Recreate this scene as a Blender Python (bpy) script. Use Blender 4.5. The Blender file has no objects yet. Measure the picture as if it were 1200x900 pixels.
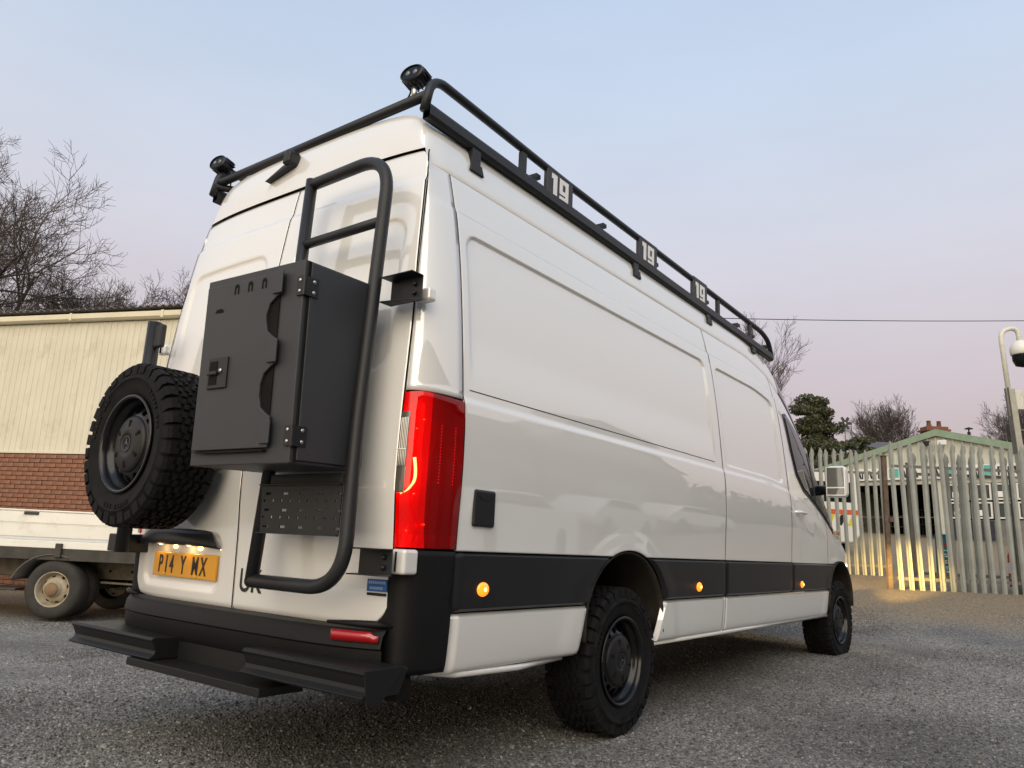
import bpy, bmesh, math, random
import numpy as np
from mathutils import Vector, Matrix
R = math.radians
random.seed(7)
RNG = np.random.default_rng(7)
SC = bpy.context.scene
COL = SC.collection

# ------------------------------------------------------------------ camera
CAM = np.array([2.9586, -2.0195, 0.9189])
YAW, PITCH, ROLL, FPX = 0.6469, 0.2074, 0.0472, 896.98
_fw = Vector((-math.sin(YAW)*math.cos(PITCH), math.cos(YAW)*math.cos(PITCH), math.sin(PITCH)))
_r = Vector((math.cos(YAW), math.sin(YAW), 0)); _u = _r.cross(_fw)
_r2 = _r*math.cos(ROLL)+_u*math.sin(ROLL); _u2 = -_r*math.sin(ROLL)+_u*math.cos(ROLL)
cd = bpy.data.cameras.new('camera'); cam = bpy.data.objects.new('camera', cd); COL.objects.link(cam)
cd.sensor_width = 36; cd.lens = 36*FPX/1200; cd.clip_end = 2000; cd.clip_start = .05
m = Matrix((( _r2.x, _u2.x, -_fw.x, CAM[0]), (_r2.y, _u2.y, -_fw.y, CAM[1]), (_r2.z, _u2.z, -_fw.z, CAM[2]), (0,0,0,1)))
cam.matrix_world = m
SC.camera = cam

# ------------------------------------------------------------------ sky, sun, exposure
SUN_EL, SUN_AZ = R(4), R(148)          # azimuth measured clockwise from +Y
w = bpy.data.worlds.new('World'); SC.world = w; w.use_nodes = True
nt = w.node_tree; bg = nt.nodes['Background']; N_ = nt.nodes.new; L_ = nt.links.new
sky = N_('ShaderNodeTexSky'); sky.sky_type = 'NISHITA'; sky.sun_disc = False
sky.sun_elevation = SUN_EL; sky.sun_rotation = SUN_AZ
sky.air_density = 1.0; sky.dust_density = 1.0; sky.ozone_density = 1.5
# dusk: pink belt opposite the set sun, warm cream on the sun's side, pale blue above
tcw = N_('ShaderNodeTexCoord'); sx = N_('ShaderNodeSeparateXYZ'); L_(tcw.outputs['Generated'], sx.inputs[0])
def ramp(stops):
    r = N_('ShaderNodeValToRGB'); e = r.color_ramp; e.interpolation = 'B_SPLINE'
    e.elements[0].position, e.elements[0].color = stops[0][0], (*stops[0][1], 1); e.elements[1].position, e.elements[1].color = stops[-1][0], (*stops[-1][1], 1)
    for p_, c_ in stops[1:-1]: k_ = e.elements.new(p_); k_.color = (*c_, 1)
    L_(sx.outputs[2], r.inputs[0]); return r
anti = ramp([(0, (.34, .265, .275)), (.10, (.42, .325, .34)), (.22, (.51, .425, .455)), (.36, (.56, .545, .605)), (.52, (.49, .57, .69)), (.75, (.36, .46, .64)), (1, (.34, .47, .74))])
sunny = ramp([(0, (.92, .66, .42)), (.12, (1.0, .80, .56)), (.28, (.96, .85, .70)), (.45, (.78, .77, .77)), (.7, (.50, .59, .76)), (1, (.34, .47, .74))])
dt = N_('ShaderNodeVectorMath'); dt.operation = 'DOT_PRODUCT'; L_(tcw.outputs['Generated'], dt.inputs[0]); dt.inputs[1].default_value = (math.sin(SUN_AZ), math.cos(SUN_AZ), 0)
mrw = N_('ShaderNodeMapRange'); mrw.interpolation_type = 'SMOOTHSTEP'; mrw.inputs[1].default_value = -.9; mrw.inputs[2].default_value = .75; L_(dt.outputs['Value'], mrw.inputs[0])
mxw = N_('ShaderNodeMix'); mxw.data_type = 'RGBA'; L_(mrw.outputs[0], mxw.inputs[0]); L_(anti.outputs[0], mxw.inputs[6]); L_(sunny.outputs[0], mxw.inputs[7])
scw = N_('ShaderNodeVectorMath'); scw.operation = 'SCALE'; L_(mxw.outputs[2], scw.inputs[0]); 
nzw = N_('ShaderNodeTexNoise'); nzw.inputs['Scale'].default_value = 2.2; nzw.inputs['Detail'].default_value = 5; mpw = N_('ShaderNodeMapping'); mpw.inputs['Scale'].default_value = (1, 1, 3.5)
L_(tcw.outputs['Generated'], mpw.inputs[0]); L_(mpw.outputs[0], nzw.inputs['Vector'])
mrz = N_('ShaderNodeMapRange'); mrz.inputs[1].default_value = .3; mrz.inputs[2].default_value = .7; mrz.inputs[3].default_value = 5.4; mrz.inputs[4].default_value = 5.8; L_(nzw.outputs[0], mrz.inputs[0]); L_(mrz.outputs[0], scw.inputs['Scale'])
mx3 = N_('ShaderNodeMix'); mx3.data_type = 'RGBA'; mx3.inputs[0].default_value = .88; L_(sky.outputs[0], mx3.inputs[6]); L_(scw.outputs[0], mx3.inputs[7])
L_(mx3.outputs[2], bg.inputs[0]); bg.inputs[1].default_value = .10
sd = bpy.data.lights.new('sun', 'SUN'); sd.energy = 1.25; sd.angle = R(75); sd.color = (1, .86, .67)
sun = bpy.data.objects.new('sun', sd); COL.objects.link(sun)
_sv = Vector((math.sin(SUN_AZ)*math.cos(R(28)), math.cos(SUN_AZ)*math.cos(R(28)), math.sin(R(28))))
sun.rotation_euler = _sv.to_track_quat('Z', 'Y').to_euler()
SC.view_settings.view_transform = 'Standard'; SC.view_settings.look = 'None'
SC.view_settings.exposure = 1.26; SC.view_settings.gamma = 1

# ------------------------------------------------------------------ materials
MATS = {}
def mat(name, col, rough=.5, metal=0, coat=0, bump=0, bscale=60, var=0, vscale=4, emit=None, estr=0, spec=.5, coat_rough=.03, dirt=None, dscale=3, dlo=.5, dhi=.75):
    if name in MATS: return MATS[name]
    mm = bpy.data.materials.new(name); mm.use_nodes = True; t = mm.node_tree; b = t.nodes['Principled BSDF']
    b.inputs['Base Color'].default_value = (*col, 1); b.inputs['Roughness'].default_value = rough
    b.inputs['Metallic'].default_value = metal; b.inputs['Coat Weight'].default_value = coat
    b.inputs['Coat Roughness'].default_value = coat_rough; b.inputs['Specular IOR Level'].default_value = spec
    tc = t.nodes.new('ShaderNodeTexCoord')
    src = None
    if var or dirt:
        n = t.nodes.new('ShaderNodeTexNoise'); n.inputs['Scale'].default_value = vscale; n.inputs['Detail'].default_value = 6
        t.links.new(tc.outputs['Object'], n.inputs['Vector'])
        mr = t.nodes.new('ShaderNodeMapRange'); mr.inputs[1].default_value = .3; mr.inputs[2].default_value = .7
        mr.inputs[3].default_value = 1-var; mr.inputs[4].default_value = 1+var
        t.links.new(n.outputs[0], mr.inputs[0])
        mx = t.nodes.new('ShaderNodeMix'); mx.data_type = 'RGBA'; mx.blend_type = 'MULTIPLY'; mx.inputs[0].default_value = 1
        mx.inputs[6].default_value = (*col, 1); t.links.new(mr.outputs[0], mx.inputs[7]); src = mx.outputs[2]
        if dirt:
            n2 = t.nodes.new('ShaderNodeTexNoise'); n2.inputs['Scale'].default_value = dscale; n2.inputs['Detail'].default_value = 8; n2.inputs['Roughness'].default_value = .65
            t.links.new(tc.outputs['Object'], n2.inputs['Vector'])
            m2 = t.nodes.new('ShaderNodeMapRange'); m2.inputs[1].default_value = dlo; m2.inputs[2].default_value = dhi
            t.links.new(n2.outputs[0], m2.inputs[0])
            mx2 = t.nodes.new('ShaderNodeMix'); mx2.data_type = 'RGBA'; t.links.new(m2.outputs[0], mx2.inputs[0])
            t.links.new(src, mx2.inputs[6]); mx2.inputs[7].default_value = (*dirt, 1); src = mx2.outputs[2]
        t.links.new(src, b.inputs['Base Color'])
    if bump:
        n3 = t.nodes.new('ShaderNodeTexNoise'); n3.inputs['Scale'].default_value = bscale; n3.inputs['Detail'].default_value = 4
        t.links.new(tc.outputs['Object'], n3.inputs['Vector'])
        bp = t.nodes.new('ShaderNodeBump'); bp.inputs['Strength'].default_value = bump; bp.inputs['Distance'].default_value = .01
        t.links.new(n3.outputs[0], bp.inputs['Height']); t.links.new(bp.outputs[0], b.inputs['Normal'])
        if coat: t.links.new(bp.outputs[0], b.inputs['Coat Normal'])
    if emit:
        b.inputs['Emission Color'].default_value = (*emit, 1); b.inputs['Emission Strength'].default_value = estr
    MATS[name] = mm; return mm

WHITE = mat('white_paint', (.78, .775, .742), .30, coat=1.0, coat_rough=.015)
WHITE.node_tree.nodes['Principled BSDF'].inputs['Coat IOR'].default_value = 2.3
BLACKMETAL = mat('black_powdercoat', (.017, .018, .020), .42, bump=.12, bscale=900, var=.1, vscale=8)
BOXMETAL = mat('charcoal_powdercoat', (.030, .032, .036), .5, bump=.15, bscale=700, var=.06, vscale=5)
PLASTIC = mat('black_plastic', (.007, .007, .0075), .5, bump=.2, bscale=1200, var=.12, vscale=6)
TRIM = mat('satin_trim', (.013, .0135, .015), .38, bump=.05, bscale=800, var=.1, vscale=4)
DARK = mat('dark_underbody', (.012, .011, .010), .85, var=.3, vscale=6)
LINER = mat('wheel_liner', (.035, .030, .024), .9, var=.3, vscale=9)
RUBBER = mat('rubber', (.012, .012, .0125), .7, bump=.25, bscale=300, var=.25, vscale=14)
RIM = mat('black_rim', (.007, .007, .008), .22, spec=.4)
HUB = mat('hub_cap', (.014, .014, .015), .45, var=.1, spec=.3)
STEEL = mat('galvanised_bolt', (.5, .5, .48), .3, metal=1)
GLASS = mat('dark_glass', (.008, .012, .013), .04, spec=.4)
GLASS.node_tree.nodes['Principled BSDF'].inputs['IOR'].default_value = 1.3
GLASS2 = mat('bay_window_glass', (.05, .06, .065), .08, spec=.6)
AMBER = mat('amber_lamp', (.9, .3, .02), .25, emit=(1, .22, .01), estr=.8, coat=1)
AMBER_HOT = mat('amber_bulb', (1, .6, .2), .3, emit=(1, .5, .08), estr=4)
PLATE_LAMP = mat('plate_lamp_glow', (1, .8, .5), .3, emit=(1, .7, .3), estr=1.3)
LETTER = mat('black_letter', (.012, .012, .013), .4)
YELLOW = mat('yellow_plate', (.72, .33, .008), .38, coat=.6, var=.05)
RED_REFL = mat('red_reflector', (.35, .008, .012), .2, coat=1)
WHITE_MARK = mat('white_marking', (.8, .8, .8), .45)
BLUE = mat('blue_sticker', (.02, .09, .30), .35, coat=.4)

for k_, v_ in (('black_plastic', .22), ('rubber', .10), ('satin_trim', .35), ('black_powdercoat', .35), ('wheel_liner', .2), ('dark_underbody', .1)):
    MATS[k_].node_tree.nodes['Principled BSDF'].inputs['Specular IOR Level'].default_value = v_
# tinted lens: clear red plastic, lit from behind
def lens_mat():
    mm = bpy.data.materials.new('red_lens'); mm.use_nodes = True; t = mm.node_tree; t.nodes.remove(t.nodes['Principled BSDF'])
    tr = t.nodes.new('ShaderNodeBsdfTransparent'); tr.inputs[0].default_value = (.86, .012, .012, 1)
    gl = t.nodes.new('ShaderNodeBsdfGlossy'); gl.inputs['Roughness'].default_value = .03
    fr = t.nodes.new('ShaderNodeFresnel'); fr.inputs[0].default_value = 1.5
    mx = t.nodes.new('ShaderNodeMixShader'); t.links.new(fr.outputs[0], mx.inputs[0]); t.links.new(tr.outputs[0], mx.inputs[1]); t.links.new(gl.outputs[0], mx.inputs[2])
    t.links.new(mx.outputs[0], t.nodes['Material Output'].inputs[0]); return mm
LENS = lens_mat()
REFLECTOR = mat('lamp_reflector', (.8, .55, .5), .3, metal=.25, emit=(1, .07, .03), estr=.15)
LEDSTRIP = mat('lamp_led', (1, .3, .2), .3, emit=(1, .12, .06), estr=1.0)

# ------------------------------------------------------------------ mesh helper
class MB:
    def __init__(s): s.v = []; s.f = []
    def add(s, vs, fs):
        o = len(s.v); s.v += [tuple(map(float, v)) for v in vs]; s.f += [tuple(i+o for i in f) for f in fs]; return s
    def box(s, x0, x1, y0, y1, z0, z1, M=None):
        vs = [(x, y, z) for z in (z0, z1) for y in (y0, y1) for x in (x0, x1)]
        if M is not None: vs = [tuple(M @ Vector(v)) for v in vs]
        return s.add(vs, [(0,2,3,1), (4,5,7,6), (0,1,5,4), (1,3,7,5), (3,2,6,7), (2,0,4,6)])
    def prism(s, poly, h0, h1, f):
        n = len(poly); vs = [f(a, b, h0) for a, b in poly]+[f(a, b, h1) for a, b in poly]
        return s.add(vs, [tuple(range(n))[::-1], tuple(range(n, 2*n))]+[(i, (i+1) % n, n+(i+1) % n, n+i) for i in range(n)])
    def tube(s, pts, r, n=10, caps=True):
        pts = [Vector(p) for p in pts]; N = len(pts); rr = r if hasattr(r, '__len__') else [r]*N
        t0 = (pts[1]-pts[0]).normalized(); a = t0.orthogonal().normalized(); vs = []
        for i, p in enumerate(pts):
            t = (pts[min(i+1, N-1)]-pts[max(i-1, 0)]).normalized()
            a = (a-t*a.dot(t)).normalized(); b = t.cross(a)
            vs += [tuple(p+(a*math.cos(2*math.pi*k/n)+b*math.sin(2*math.pi*k/n))*rr[i]) for k in range(n)]
        fs = [(i*n+k, i*n+(k+1) % n, (i+1)*n+(k+1) % n, (i+1)*n+k) for i in range(N-1) for k in range(n)]
        if caps: fs += [tuple(range(n))[::-1], tuple(range((N-1)*n, N*n))]
        return s.add(vs, fs)
    def lathe(s, prof, n, f):          # prof: (radius, height); f maps (x,y,h)
        k = len(prof); vs = []
        for j in range(n):
            a = 2*math.pi*j/n
            vs += [f(r*math.cos(a), r*math.sin(a), h) for r, h in prof]
        return s.add(vs, [(j*k+i, j*k+i+1, ((j+1) % n)*k+i+1, ((j+1) % n)*k+i) for j in range(n) for i in range(k-1)])
    def grid(s, P, keep=None):         # P: rows x cols x 3
        P = np.asarray(P, float); a, b = P.shape[:2]
        fs = [(i*b+j, i*b+j+1, (i+1)*b+j+1, (i+1)*b+j) for i in range(a-1) for j in range(b-1) if keep is None or keep(i, j)]
        return s.add(P.reshape(-1, 3), fs)
    def sphere(s, c, r, n=12, m_=8, sc=(1,1,1)):
        vs = [(c[0]+r*sc[0]*math.sin(math.pi*i/m_)*math.cos(2*math.pi*j/n), c[1]+r*sc[1]*math.sin(math.pi*i/m_)*math.sin(2*math.pi*j/n), c[2]+r*sc[2]*math.cos(math.pi*i/m_)) for i in range(m_+1) for j in range(n)]
        return s.add(vs, [(i*n+j, (i+1)*n+j, (i+1)*n+(j+1) % n, i*n+(j+1) % n) for i in range(m_) for j in range(n)])
    def mesh(s, name, m_, smooth=False, fix=True):
        me = bpy.data.meshes.new(name); me.from_pydata(s.v, [], s.f); me.update()
        if fix:
            bm = bmesh.new(); bm.from_mesh(me); bmesh.ops.recalc_face_normals(bm, faces=bm.faces); bm.to_mesh(me); bm.free()
        me.materials.append(m_)
        if smooth: me.polygons.foreach_set('use_smooth', [True]*len(me.polygons))
        return me
    def build(s, name, m_, parent=None, smooth=False, bevel=0, fix=True, solid=0, auto=None, segs=2):
        o = bpy.data.objects.new(name, s.mesh(name, m_, smooth or auto is not None, fix)); COL.objects.link(o)
        if solid: d = o.modifiers.new('solid', 'SOLIDIFY'); d.thickness = solid; d.offset = -1
        if bevel:
            d = o.modifiers.new('bevel', 'BEVEL'); d.width = bevel; d.segments = segs; d.limit_method = 'ANGLE'; d.angle_limit = R(40); d.harden_normals = False
        if auto is not None: o.data.set_sharp_from_angle(angle=R(auto))
        if parent: o.parent = parent
        return o

def thing(name, label, cat, group=None, loc=(0,0,0), rz=0):
    o = bpy.data.objects.new(name, None); COL.objects.link(o); o.empty_display_size = .2
    o.location = loc; o.rotation_euler = (0, 0, rz); return tag(o, label, cat, group)
def tag(o, label, cat, group=None):
    o['label'] = label; o['category'] = cat
    if group: o['group'] = group
    return o
def part(name, parent):
    o = bpy.data.objects.new(name, None); COL.objects.link(o); o.parent = parent; o.empty_display_size = .1; return o
def struct(o): o['kind'] = 'structure'; return o
def fillet(pts, rad, n=8):
    pts = [Vector(p) for p in pts]; out = [pts[0]]
    for i in range(1, len(pts)-1):
        p, a, b = pts[i], (pts[i-1]-pts[i]), (pts[i+1]-pts[i])
        rr = min(rad, a.length*.49, b.length*.49); a = a.normalized()*rr; b = b.normalized()*rr
        for k in range(n+1):
            t = k/n; out.append((p+a)*(1-t)**2+p*2*t*(1-t)+(p+b)*t*t)
    out.append(pts[-1]); return out
def tab(T):
    xs = [a for a, b in T]; ys = [b for a, b in T]
    h = np.diff(xs); d = np.diff(ys)/h
    mm = np.zeros(len(xs)); mm[0] = d[0]; mm[-1] = d[-1]
    for i in range(1, len(xs)-1): mm[i] = 0 if d[i-1]*d[i] <= 0 else 2*d[i-1]*d[i]/(d[i-1]+d[i])
    xs = np.array(xs, float); ys = np.array(ys, float)
    def f(x):
        x = np.clip(np.asarray(x, float), xs[0], xs[-1]); i = np.clip(np.searchsorted(xs, x)-1, 0, len(xs)-2)
        t = (x-xs[i])/h[i]
        return (2*t**3-3*t**2+1)*ys[i]+(t**3-2*t**2+t)*h[i]*mm[i]+(-2*t**3+3*t**2)*ys[i+1]+(t**3-t**2)*h[i]*mm[i+1]
    return f
def ss(t): t = np.clip(t, 0, 1); return t*t*(3-2*t)
def text_mesh(txt, name, m_, parent, M, size, sx=1, bold=0, depth=.002):
    cu = bpy.data.curves.new('t', 'FONT'); cu.body = txt; cu.size = size; cu.extrude = depth; cu.offset = bold; cu.align_x = 'CENTER'; cu.align_y = 'CENTER'
    to = bpy.data.objects.new('t', cu); COL.objects.link(to)
    dg = bpy.context.evaluated_depsgraph_get(); me = bpy.data.meshes.new_from_object(to.evaluated_get(dg)); bpy.data.objects.remove(to)
    me.transform(Matrix.Diagonal((sx, 1, 1, 1))); me.transform(M); me.materials.clear(); me.materials.append(m_)
    o = bpy.data.objects.new(name, me); COL.objects.link(o); o.parent = parent; return o

# ------------------------------------------------------------------ ground
CR = np.array([math.cos(YAW), math.sin(YAW)]); CF = np.array([-math.sin(YAW), math.cos(YAW)])
def bgp(a, d): p = CAM[:2]+a*CR+d*CF; return float(p[0]), float(p[1])     # lateral / depth measured along the yard
def G(x, y):
    x = np.asarray(x, float); y = np.asarray(y, float)
    d = (x-CAM[0])*CF[0]+(y-CAM[1])*CF[1]; a = (x-CAM[0])*CR[0]+(y-CAM[1])*CR[1]
    right = ss((a+4.5)/5.5)
    z = .06*ss((y-3)/3.5)*ss((a+4)/3)
    z = z+right*(.46*ss((d-8.3)/4.6)+.088*np.clip(d-13.2, 0, 18))
    z = z-.19*ss((-x-1.4)/3.5)*(1-right*.9)
    return z
def ground():
    def axis(lo, hi, c, n):
        t = np.linspace(-1, 1, n); s = np.sinh(t*5.2)/math.sinh(5.2); return np.where(s < 0, c+s*(c-lo), c+s*(hi-c))
    xs = axis(-700, 700, 0, 260); ys = axis(-700, 900, 4, 260)
    X, Y = np.meshgrid(xs, ys); Z = G(X, Y)
    Z += .012*np.sin(X*1.7+Y*.9)*np.sin(Y*1.3-X*.6)*ss((np.hypot(X-.3, Y-3)-3.3)/1.5)
    mm = mat('gravel_ground', (.155, .149, .136), .9, bump=1.0, bscale=70, var=.35, vscale=55)
    t = mm.node_tree; b = t.nodes['Principled BSDF']
    # chips of different greys and damp patches
    tc = [n for n in t.nodes if n.type == 'TEX_COORD'][0]
    vo = t.nodes.new('ShaderNodeTexVoronoi'); vo.inputs['Scale'].default_value = 75; t.links.new(tc.outputs['Object'], vo.inputs['Vector'])
    bw = t.nodes.new('ShaderNodeRGBToBW'); t.links.new(vo.outputs['Color'], bw.inputs[0])
    mr = t.nodes.new('ShaderNodeMapRange'); mr.inputs[1].default_value = .2; mr.inputs[2].default_value = .8; mr.inputs[3].default_value = .45; mr.inputs[4].default_value = 1.9; t.links.new(bw.outputs[0], mr.inputs[0])
    n2 = t.nodes.new('ShaderNodeTexNoise'); n2.inputs['Scale'].default_value = .55; n2.inputs['Detail'].default_value = 5; t.links.new(tc.outputs['Object'], n2.inputs['Vector'])
    r2 = t.nodes.new('ShaderNodeMapRange'); r2.inputs[1].default_value = .35; r2.inputs[2].default_value = .65; r2.inputs[3].default_value = .62; r2.inputs[4].default_value = 1.25; t.links.new(n2.outputs[0], r2.inputs[0])
    mu = t.nodes.new('ShaderNodeMath'); mu.operation = 'MULTIPLY'; t.links.new(mr.outputs[0], mu.inputs[0]); t.links.new(r2.outputs[0], mu.inputs[1])
    old = b.inputs['Base Color'].links[0].from_socket
    mx = t.nodes.new('ShaderNodeMix'); mx.data_type = 'RGBA'; mx.blend_type = 'MULTIPLY'; mx.inputs[0].default_value = 1
    t.links.new(old, mx.inputs[6]); t.links.new(mu.outputs[0], mx.inputs[7]); 
    # trodden sandy dirt by the gate, edge broken up by noise
    dd_ = t.nodes.new('ShaderNodeVectorMath'); dd_.operation = 'DOT_PRODUCT'; t.links.new(tc.outputs['Object'], dd_.inputs[0]); dd_.inputs[1].default_value = (CF[0], CF[1], 0)
    ad = t.nodes.new('ShaderNodeMath'); ad.operation = 'MULTIPLY_ADD'; t.links.new(n2.outputs[0], ad.inputs[0]); ad.inputs[1].default_value = 5.0; t.links.new(dd_.outputs['Value'], ad.inputs[2])
    c0 = float(CAM[0]*CF[0]+CAM[1]*CF[1]); rg_ = t.nodes.new('ShaderNodeMapRange'); rg_.inputs[1].default_value = c0+11.6; rg_.inputs[2].default_value = c0+13.4; t.links.new(ad.outputs[0], rg_.inputs[0])
    ms = t.nodes.new('ShaderNodeMix'); ms.data_type = 'RGBA'; t.links.new(rg_.outputs[0], ms.inputs[0]); t.links.new(mx.outputs[2], ms.inputs[6])
    m7 = t.nodes.new('ShaderNodeMix'); m7.data_type = 'RGBA'; m7.blend_type = 'MULTIPLY'; m7.inputs[0].default_value = .6; m7.inputs[6].default_value = (.20, .155, .098, 1); t.links.new(mr.outputs[0], m7.inputs[7])
    t.links.new(m7.outputs[2], ms.inputs[7]); t.links.new(ms.outputs[2], b.inputs['Base Color'])
    o = MB().grid(np.dstack([X, Y, Z])).build('ground', mm, smooth=True); struct(o)
ground()

def stones():
    # loose chippings over the near yard
    N = 230000
    d = 2.3+(RNG.random(N)**1.25)*8.5; a = (RNG.random(N)*2-1)*(.78*d+.5)
    x = CAM[0]+a*CR[0]+d*CF[0]; y = CAM[1]+a*CR[1]+d*CF[1]; z = G(x, y)
    s = .0042+.0065*RNG.random(N)**2.2; s[RNG.random(N) < .015] *= 1.8
    base = np.array([(1,0,0), (-.5,.87,0), (-.5,-.87,0), (.1,.1,.95), (.6,.6,.55), (-.7,.1,.6)])
    fc = np.array([(0,4,2), (4,3,2), (0,1,4), (1,3,4), (1,5,3), (1,2,5), (2,3,5)])
    an = RNG.random(N)*6.283; ca, sa = np.cos(an), np.sin(an)
    V = base[None]*(1+.35*(RNG.random((N, 6, 3))-.5))*s[:, None, None]
    V[:, :, 0] *= (.8+.6*RNG.random(N))[:, None]; V[:, :, 2] *= (.6+.6*RNG.random(N))[:, None]
    W = np.empty_like(V); W[:, :, 0] = V[:, :, 0]*ca[:, None]-V[:, :, 1]*sa[:, None]+x[:, None]
    W[:, :, 1] = V[:, :, 0]*sa[:, None]+V[:, :, 1]*ca[:, None]+y[:, None]; W[:, :, 2] = V[:, :, 2]+z[:, None]-.001
    F = (fc[None]+(np.arange(N)*6)[:, None, None]).reshape(-1)
    me = bpy.data.meshes.new('gravel'); me.vertices.add(N*6); me.vertices.foreach_set('co', W.reshape(-1))
    nf = N*7; me.loops.add(nf*3); me.loops.foreach_set('vertex_index', F); me.polygons.add(nf)
    me.polygons.foreach_set('loop_start', np.arange(nf)*3); me.polygons.foreach_set('loop_total', np.full(nf, 3)); me.update()
    mm = bpy.data.materials.new('gravel_chips'); mm.use_nodes = True; t = mm.node_tree; b = t.nodes['Principled BSDF']; b.inputs['Roughness'].default_value = .8
    g = t.nodes.new('ShaderNodeNewGeometry'); cr = t.nodes.new('ShaderNodeValToRGB'); e = cr.color_ramp
    e.elements[0].color = (.055, .053, .049, 1); e.elements[1].color = (.42, .40, .365, 1)
    k = e.elements.new(.55); k.color = (.15, .144, .132, 1); k = e.elements.new(.88); k.color = (.24, .23, .208, 1)
    t.links.new(g.outputs['Random Per Island'], cr.inputs[0]); 
    tc = t.nodes.new('ShaderNodeTexCoord'); n2 = t.nodes.new('ShaderNodeTexNoise'); n2.inputs['Scale'].default_value = .55; n2.inputs['Detail'].default_value = 5; t.links.new(tc.outputs['Object'], n2.inputs['Vector'])
    r2 = t.nodes.new('ShaderNodeMapRange'); r2.inputs[1].default_value = .35; r2.inputs[2].default_value = .65; r2.inputs[3].default_value = .62; r2.inputs[4].default_value = 1.25; t.links.new(n2.outputs[0], r2.inputs[0])
    mx = t.nodes.new('ShaderNodeMix'); mx.data_type = 'RGBA'; mx.blend_type = 'MULTIPLY'; mx.inputs[0].default_value = 1
    t.links.new(cr.outputs[0], mx.inputs[6]); t.links.new(r2.outputs[0], mx.inputs[7]); t.links.new(mx.outputs[2], b.inputs['Base Color'])
    me.materials.append(mm); o = bpy.data.objects.new('gravel', me); COL.objects.link(o); o['kind'] = 'stuff'
stones()

# ------------------------------------------------------------------ the van
VAN = thing('van', 'white long high-roof panel van with black ladder, spare wheel and roof rack', 'van')
w0 = tab([(.38,.95),(.42,.962),(.46,.976),(.55,.985),(.65,.99),(.9,.996),(1.17,.998),(1.35,.996),(1.49,.986),(1.72,.966),(1.98,.938),(2.2,.906),(2.35,.876),(2.45,.852),(2.5,.838)])
roof_sec = [(2.5,.838),(2.57,.824),(2.64,.806),(2.70,.785),(2.75,.75),(2.785,.69),(2.802,.60),(2.812,.44),(2.818,.22),(2.82,0)]
zt_f = tab([(.06,2.82),(.26,2.82),(3.8,2.82),(4.3,2.765),(4.75,2.62),(5.15,2.40),(5.6,2.06),(5.95,1.70),(6.2,1.42),(6.45,1.30),(6.75,1.13),(6.9,.98),(6.97,.85)])
taper = tab([(0,1),(4.4,1),(5.0,.995),(5.5,.985),(6.0,.965),(6.4,.94),(6.7,.885),(6.88,.80),(6.97,.68)])
yr = tab([(.5,.0),(.9,-.015),(1.15,-.028),(1.6,-.012),(2.0,.02),(2.43,.075),(2.57,.10),(2.7,.14)])
xd = tab([(.5,.9),(1.68,.898),(2.04,.877),(2.42,.845),(2.56,.822)])
AY, AZ = 1.68, .36
def rear_y(x, z): return yr(z)+.05*(np.abs(x)/.9)**4
def kz(Y): return (zt_f(np.maximum(Y, .26))-.9)/(2.82-.9)
def zmap(Y, zn): return np.where(zn > .9, .9+(zn-.9)*kz(Y), zn)
def rbox(Y, z, y0, y1, z0, z1, r):
    qx = np.abs(Y-(y0+y1)/2)-(y1-y0)/2+r; qz = np.abs(z-(z0+z1)/2)-(z1-z0)/2+r
    return np.hypot(np.maximum(qx, 0), np.maximum(qz, 0))+np.minimum(np.maximum(qx, qz), 0)-r
def disp(Y, zn):
    d = -.013*ss(-rbox(Y, zn, .325, 2.90, 1.40, 2.235, .07)/.009)*ss((zn-1.53)/.25)
    d = d-.013*ss(-rbox(Y, zn, 3.09, 4.33, 1.527, 2.235, .07)/.009)
    d = d+.009*ss((1.497-zn)/.03)*ss((zn-.9)/.35)*ss((5.2-Y)/.6)
    d = d-.007*ss((zn-2.315)/.016)
    for c in (AY, AY+4.325):
        rr = np.hypot(Y-c, zn-AZ); d = d+.007*ss((.68-rr)/.12)
    return d
def sideX(Y, zn, off=0): return w0(zn)*taper(Y)+disp(Y, zn)+off
# height of the wheel opening over a given y
def arch_z(Y):
    z = np.full_like(Y, -1.)
    for c in (AY, AY+4.33):
        q = np.abs(Y-c); z = np.maximum(z, np.where(q < .415, .63+.29*np.sqrt(np.clip(1-(q/.415)**2, 0, 1)), -1))
    return z
def side_grid(Y0, Y1, zlo, zhi, dY, dz, s, off=0, lim=None, rim=0):
    nY = max(2, int((Y1-Y0)/dY)); nz = max(2, int((zhi-zlo)/dz))
    u = np.linspace(0, 1, nY+1)[None, :].repeat(nz+1, 0); v = np.linspace(0, 1, nz+1)[:, None].repeat(nY+1, 1)
    if lim:
        zz = zlo+(zhi-zlo)*v; a = lim[0](zz) if lim[0] else Y0; b = lim[1](zz) if lim[1] else Y1
        Yg = a+(b-a)*u; zn = zz
    else:
        Yg = Y0+(Y1-Y0)*u; lo = np.maximum(zlo, arch_z(Yg)+.0); zn = lo+(zhi-lo)*v
    X = sideX(Yg, zn, off)
    if rim:
        e = np.minimum(np.minimum(u*nY, (1-u)*nY), np.minimum(v*nz, (1-v)*nz)); X = X-(off+rim)*(e < .5)
    return np.dstack([s*X, Yg, zmap(Yg, zn)])
Ya_r = lambda z: AY-np.where(z > .63, .415*np.sqrt(np.clip(1-((z-.63)/.29)**2, 0, 1)), .415+(.63-z)*.22)      # rear edge of rear opening
Ya_f = lambda z: AY+np.where(z > .63, .415*np.sqrt(np.clip(1-((z-.63)/.29)**2, 0, 1)), .415-(.63-z)*.42)
Yb_r = lambda z: Ya_r(z)+4.33
Yb_f = lambda z: Ya_f(z)+4.33
ZS0, ZS1 = .655, .887
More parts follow.
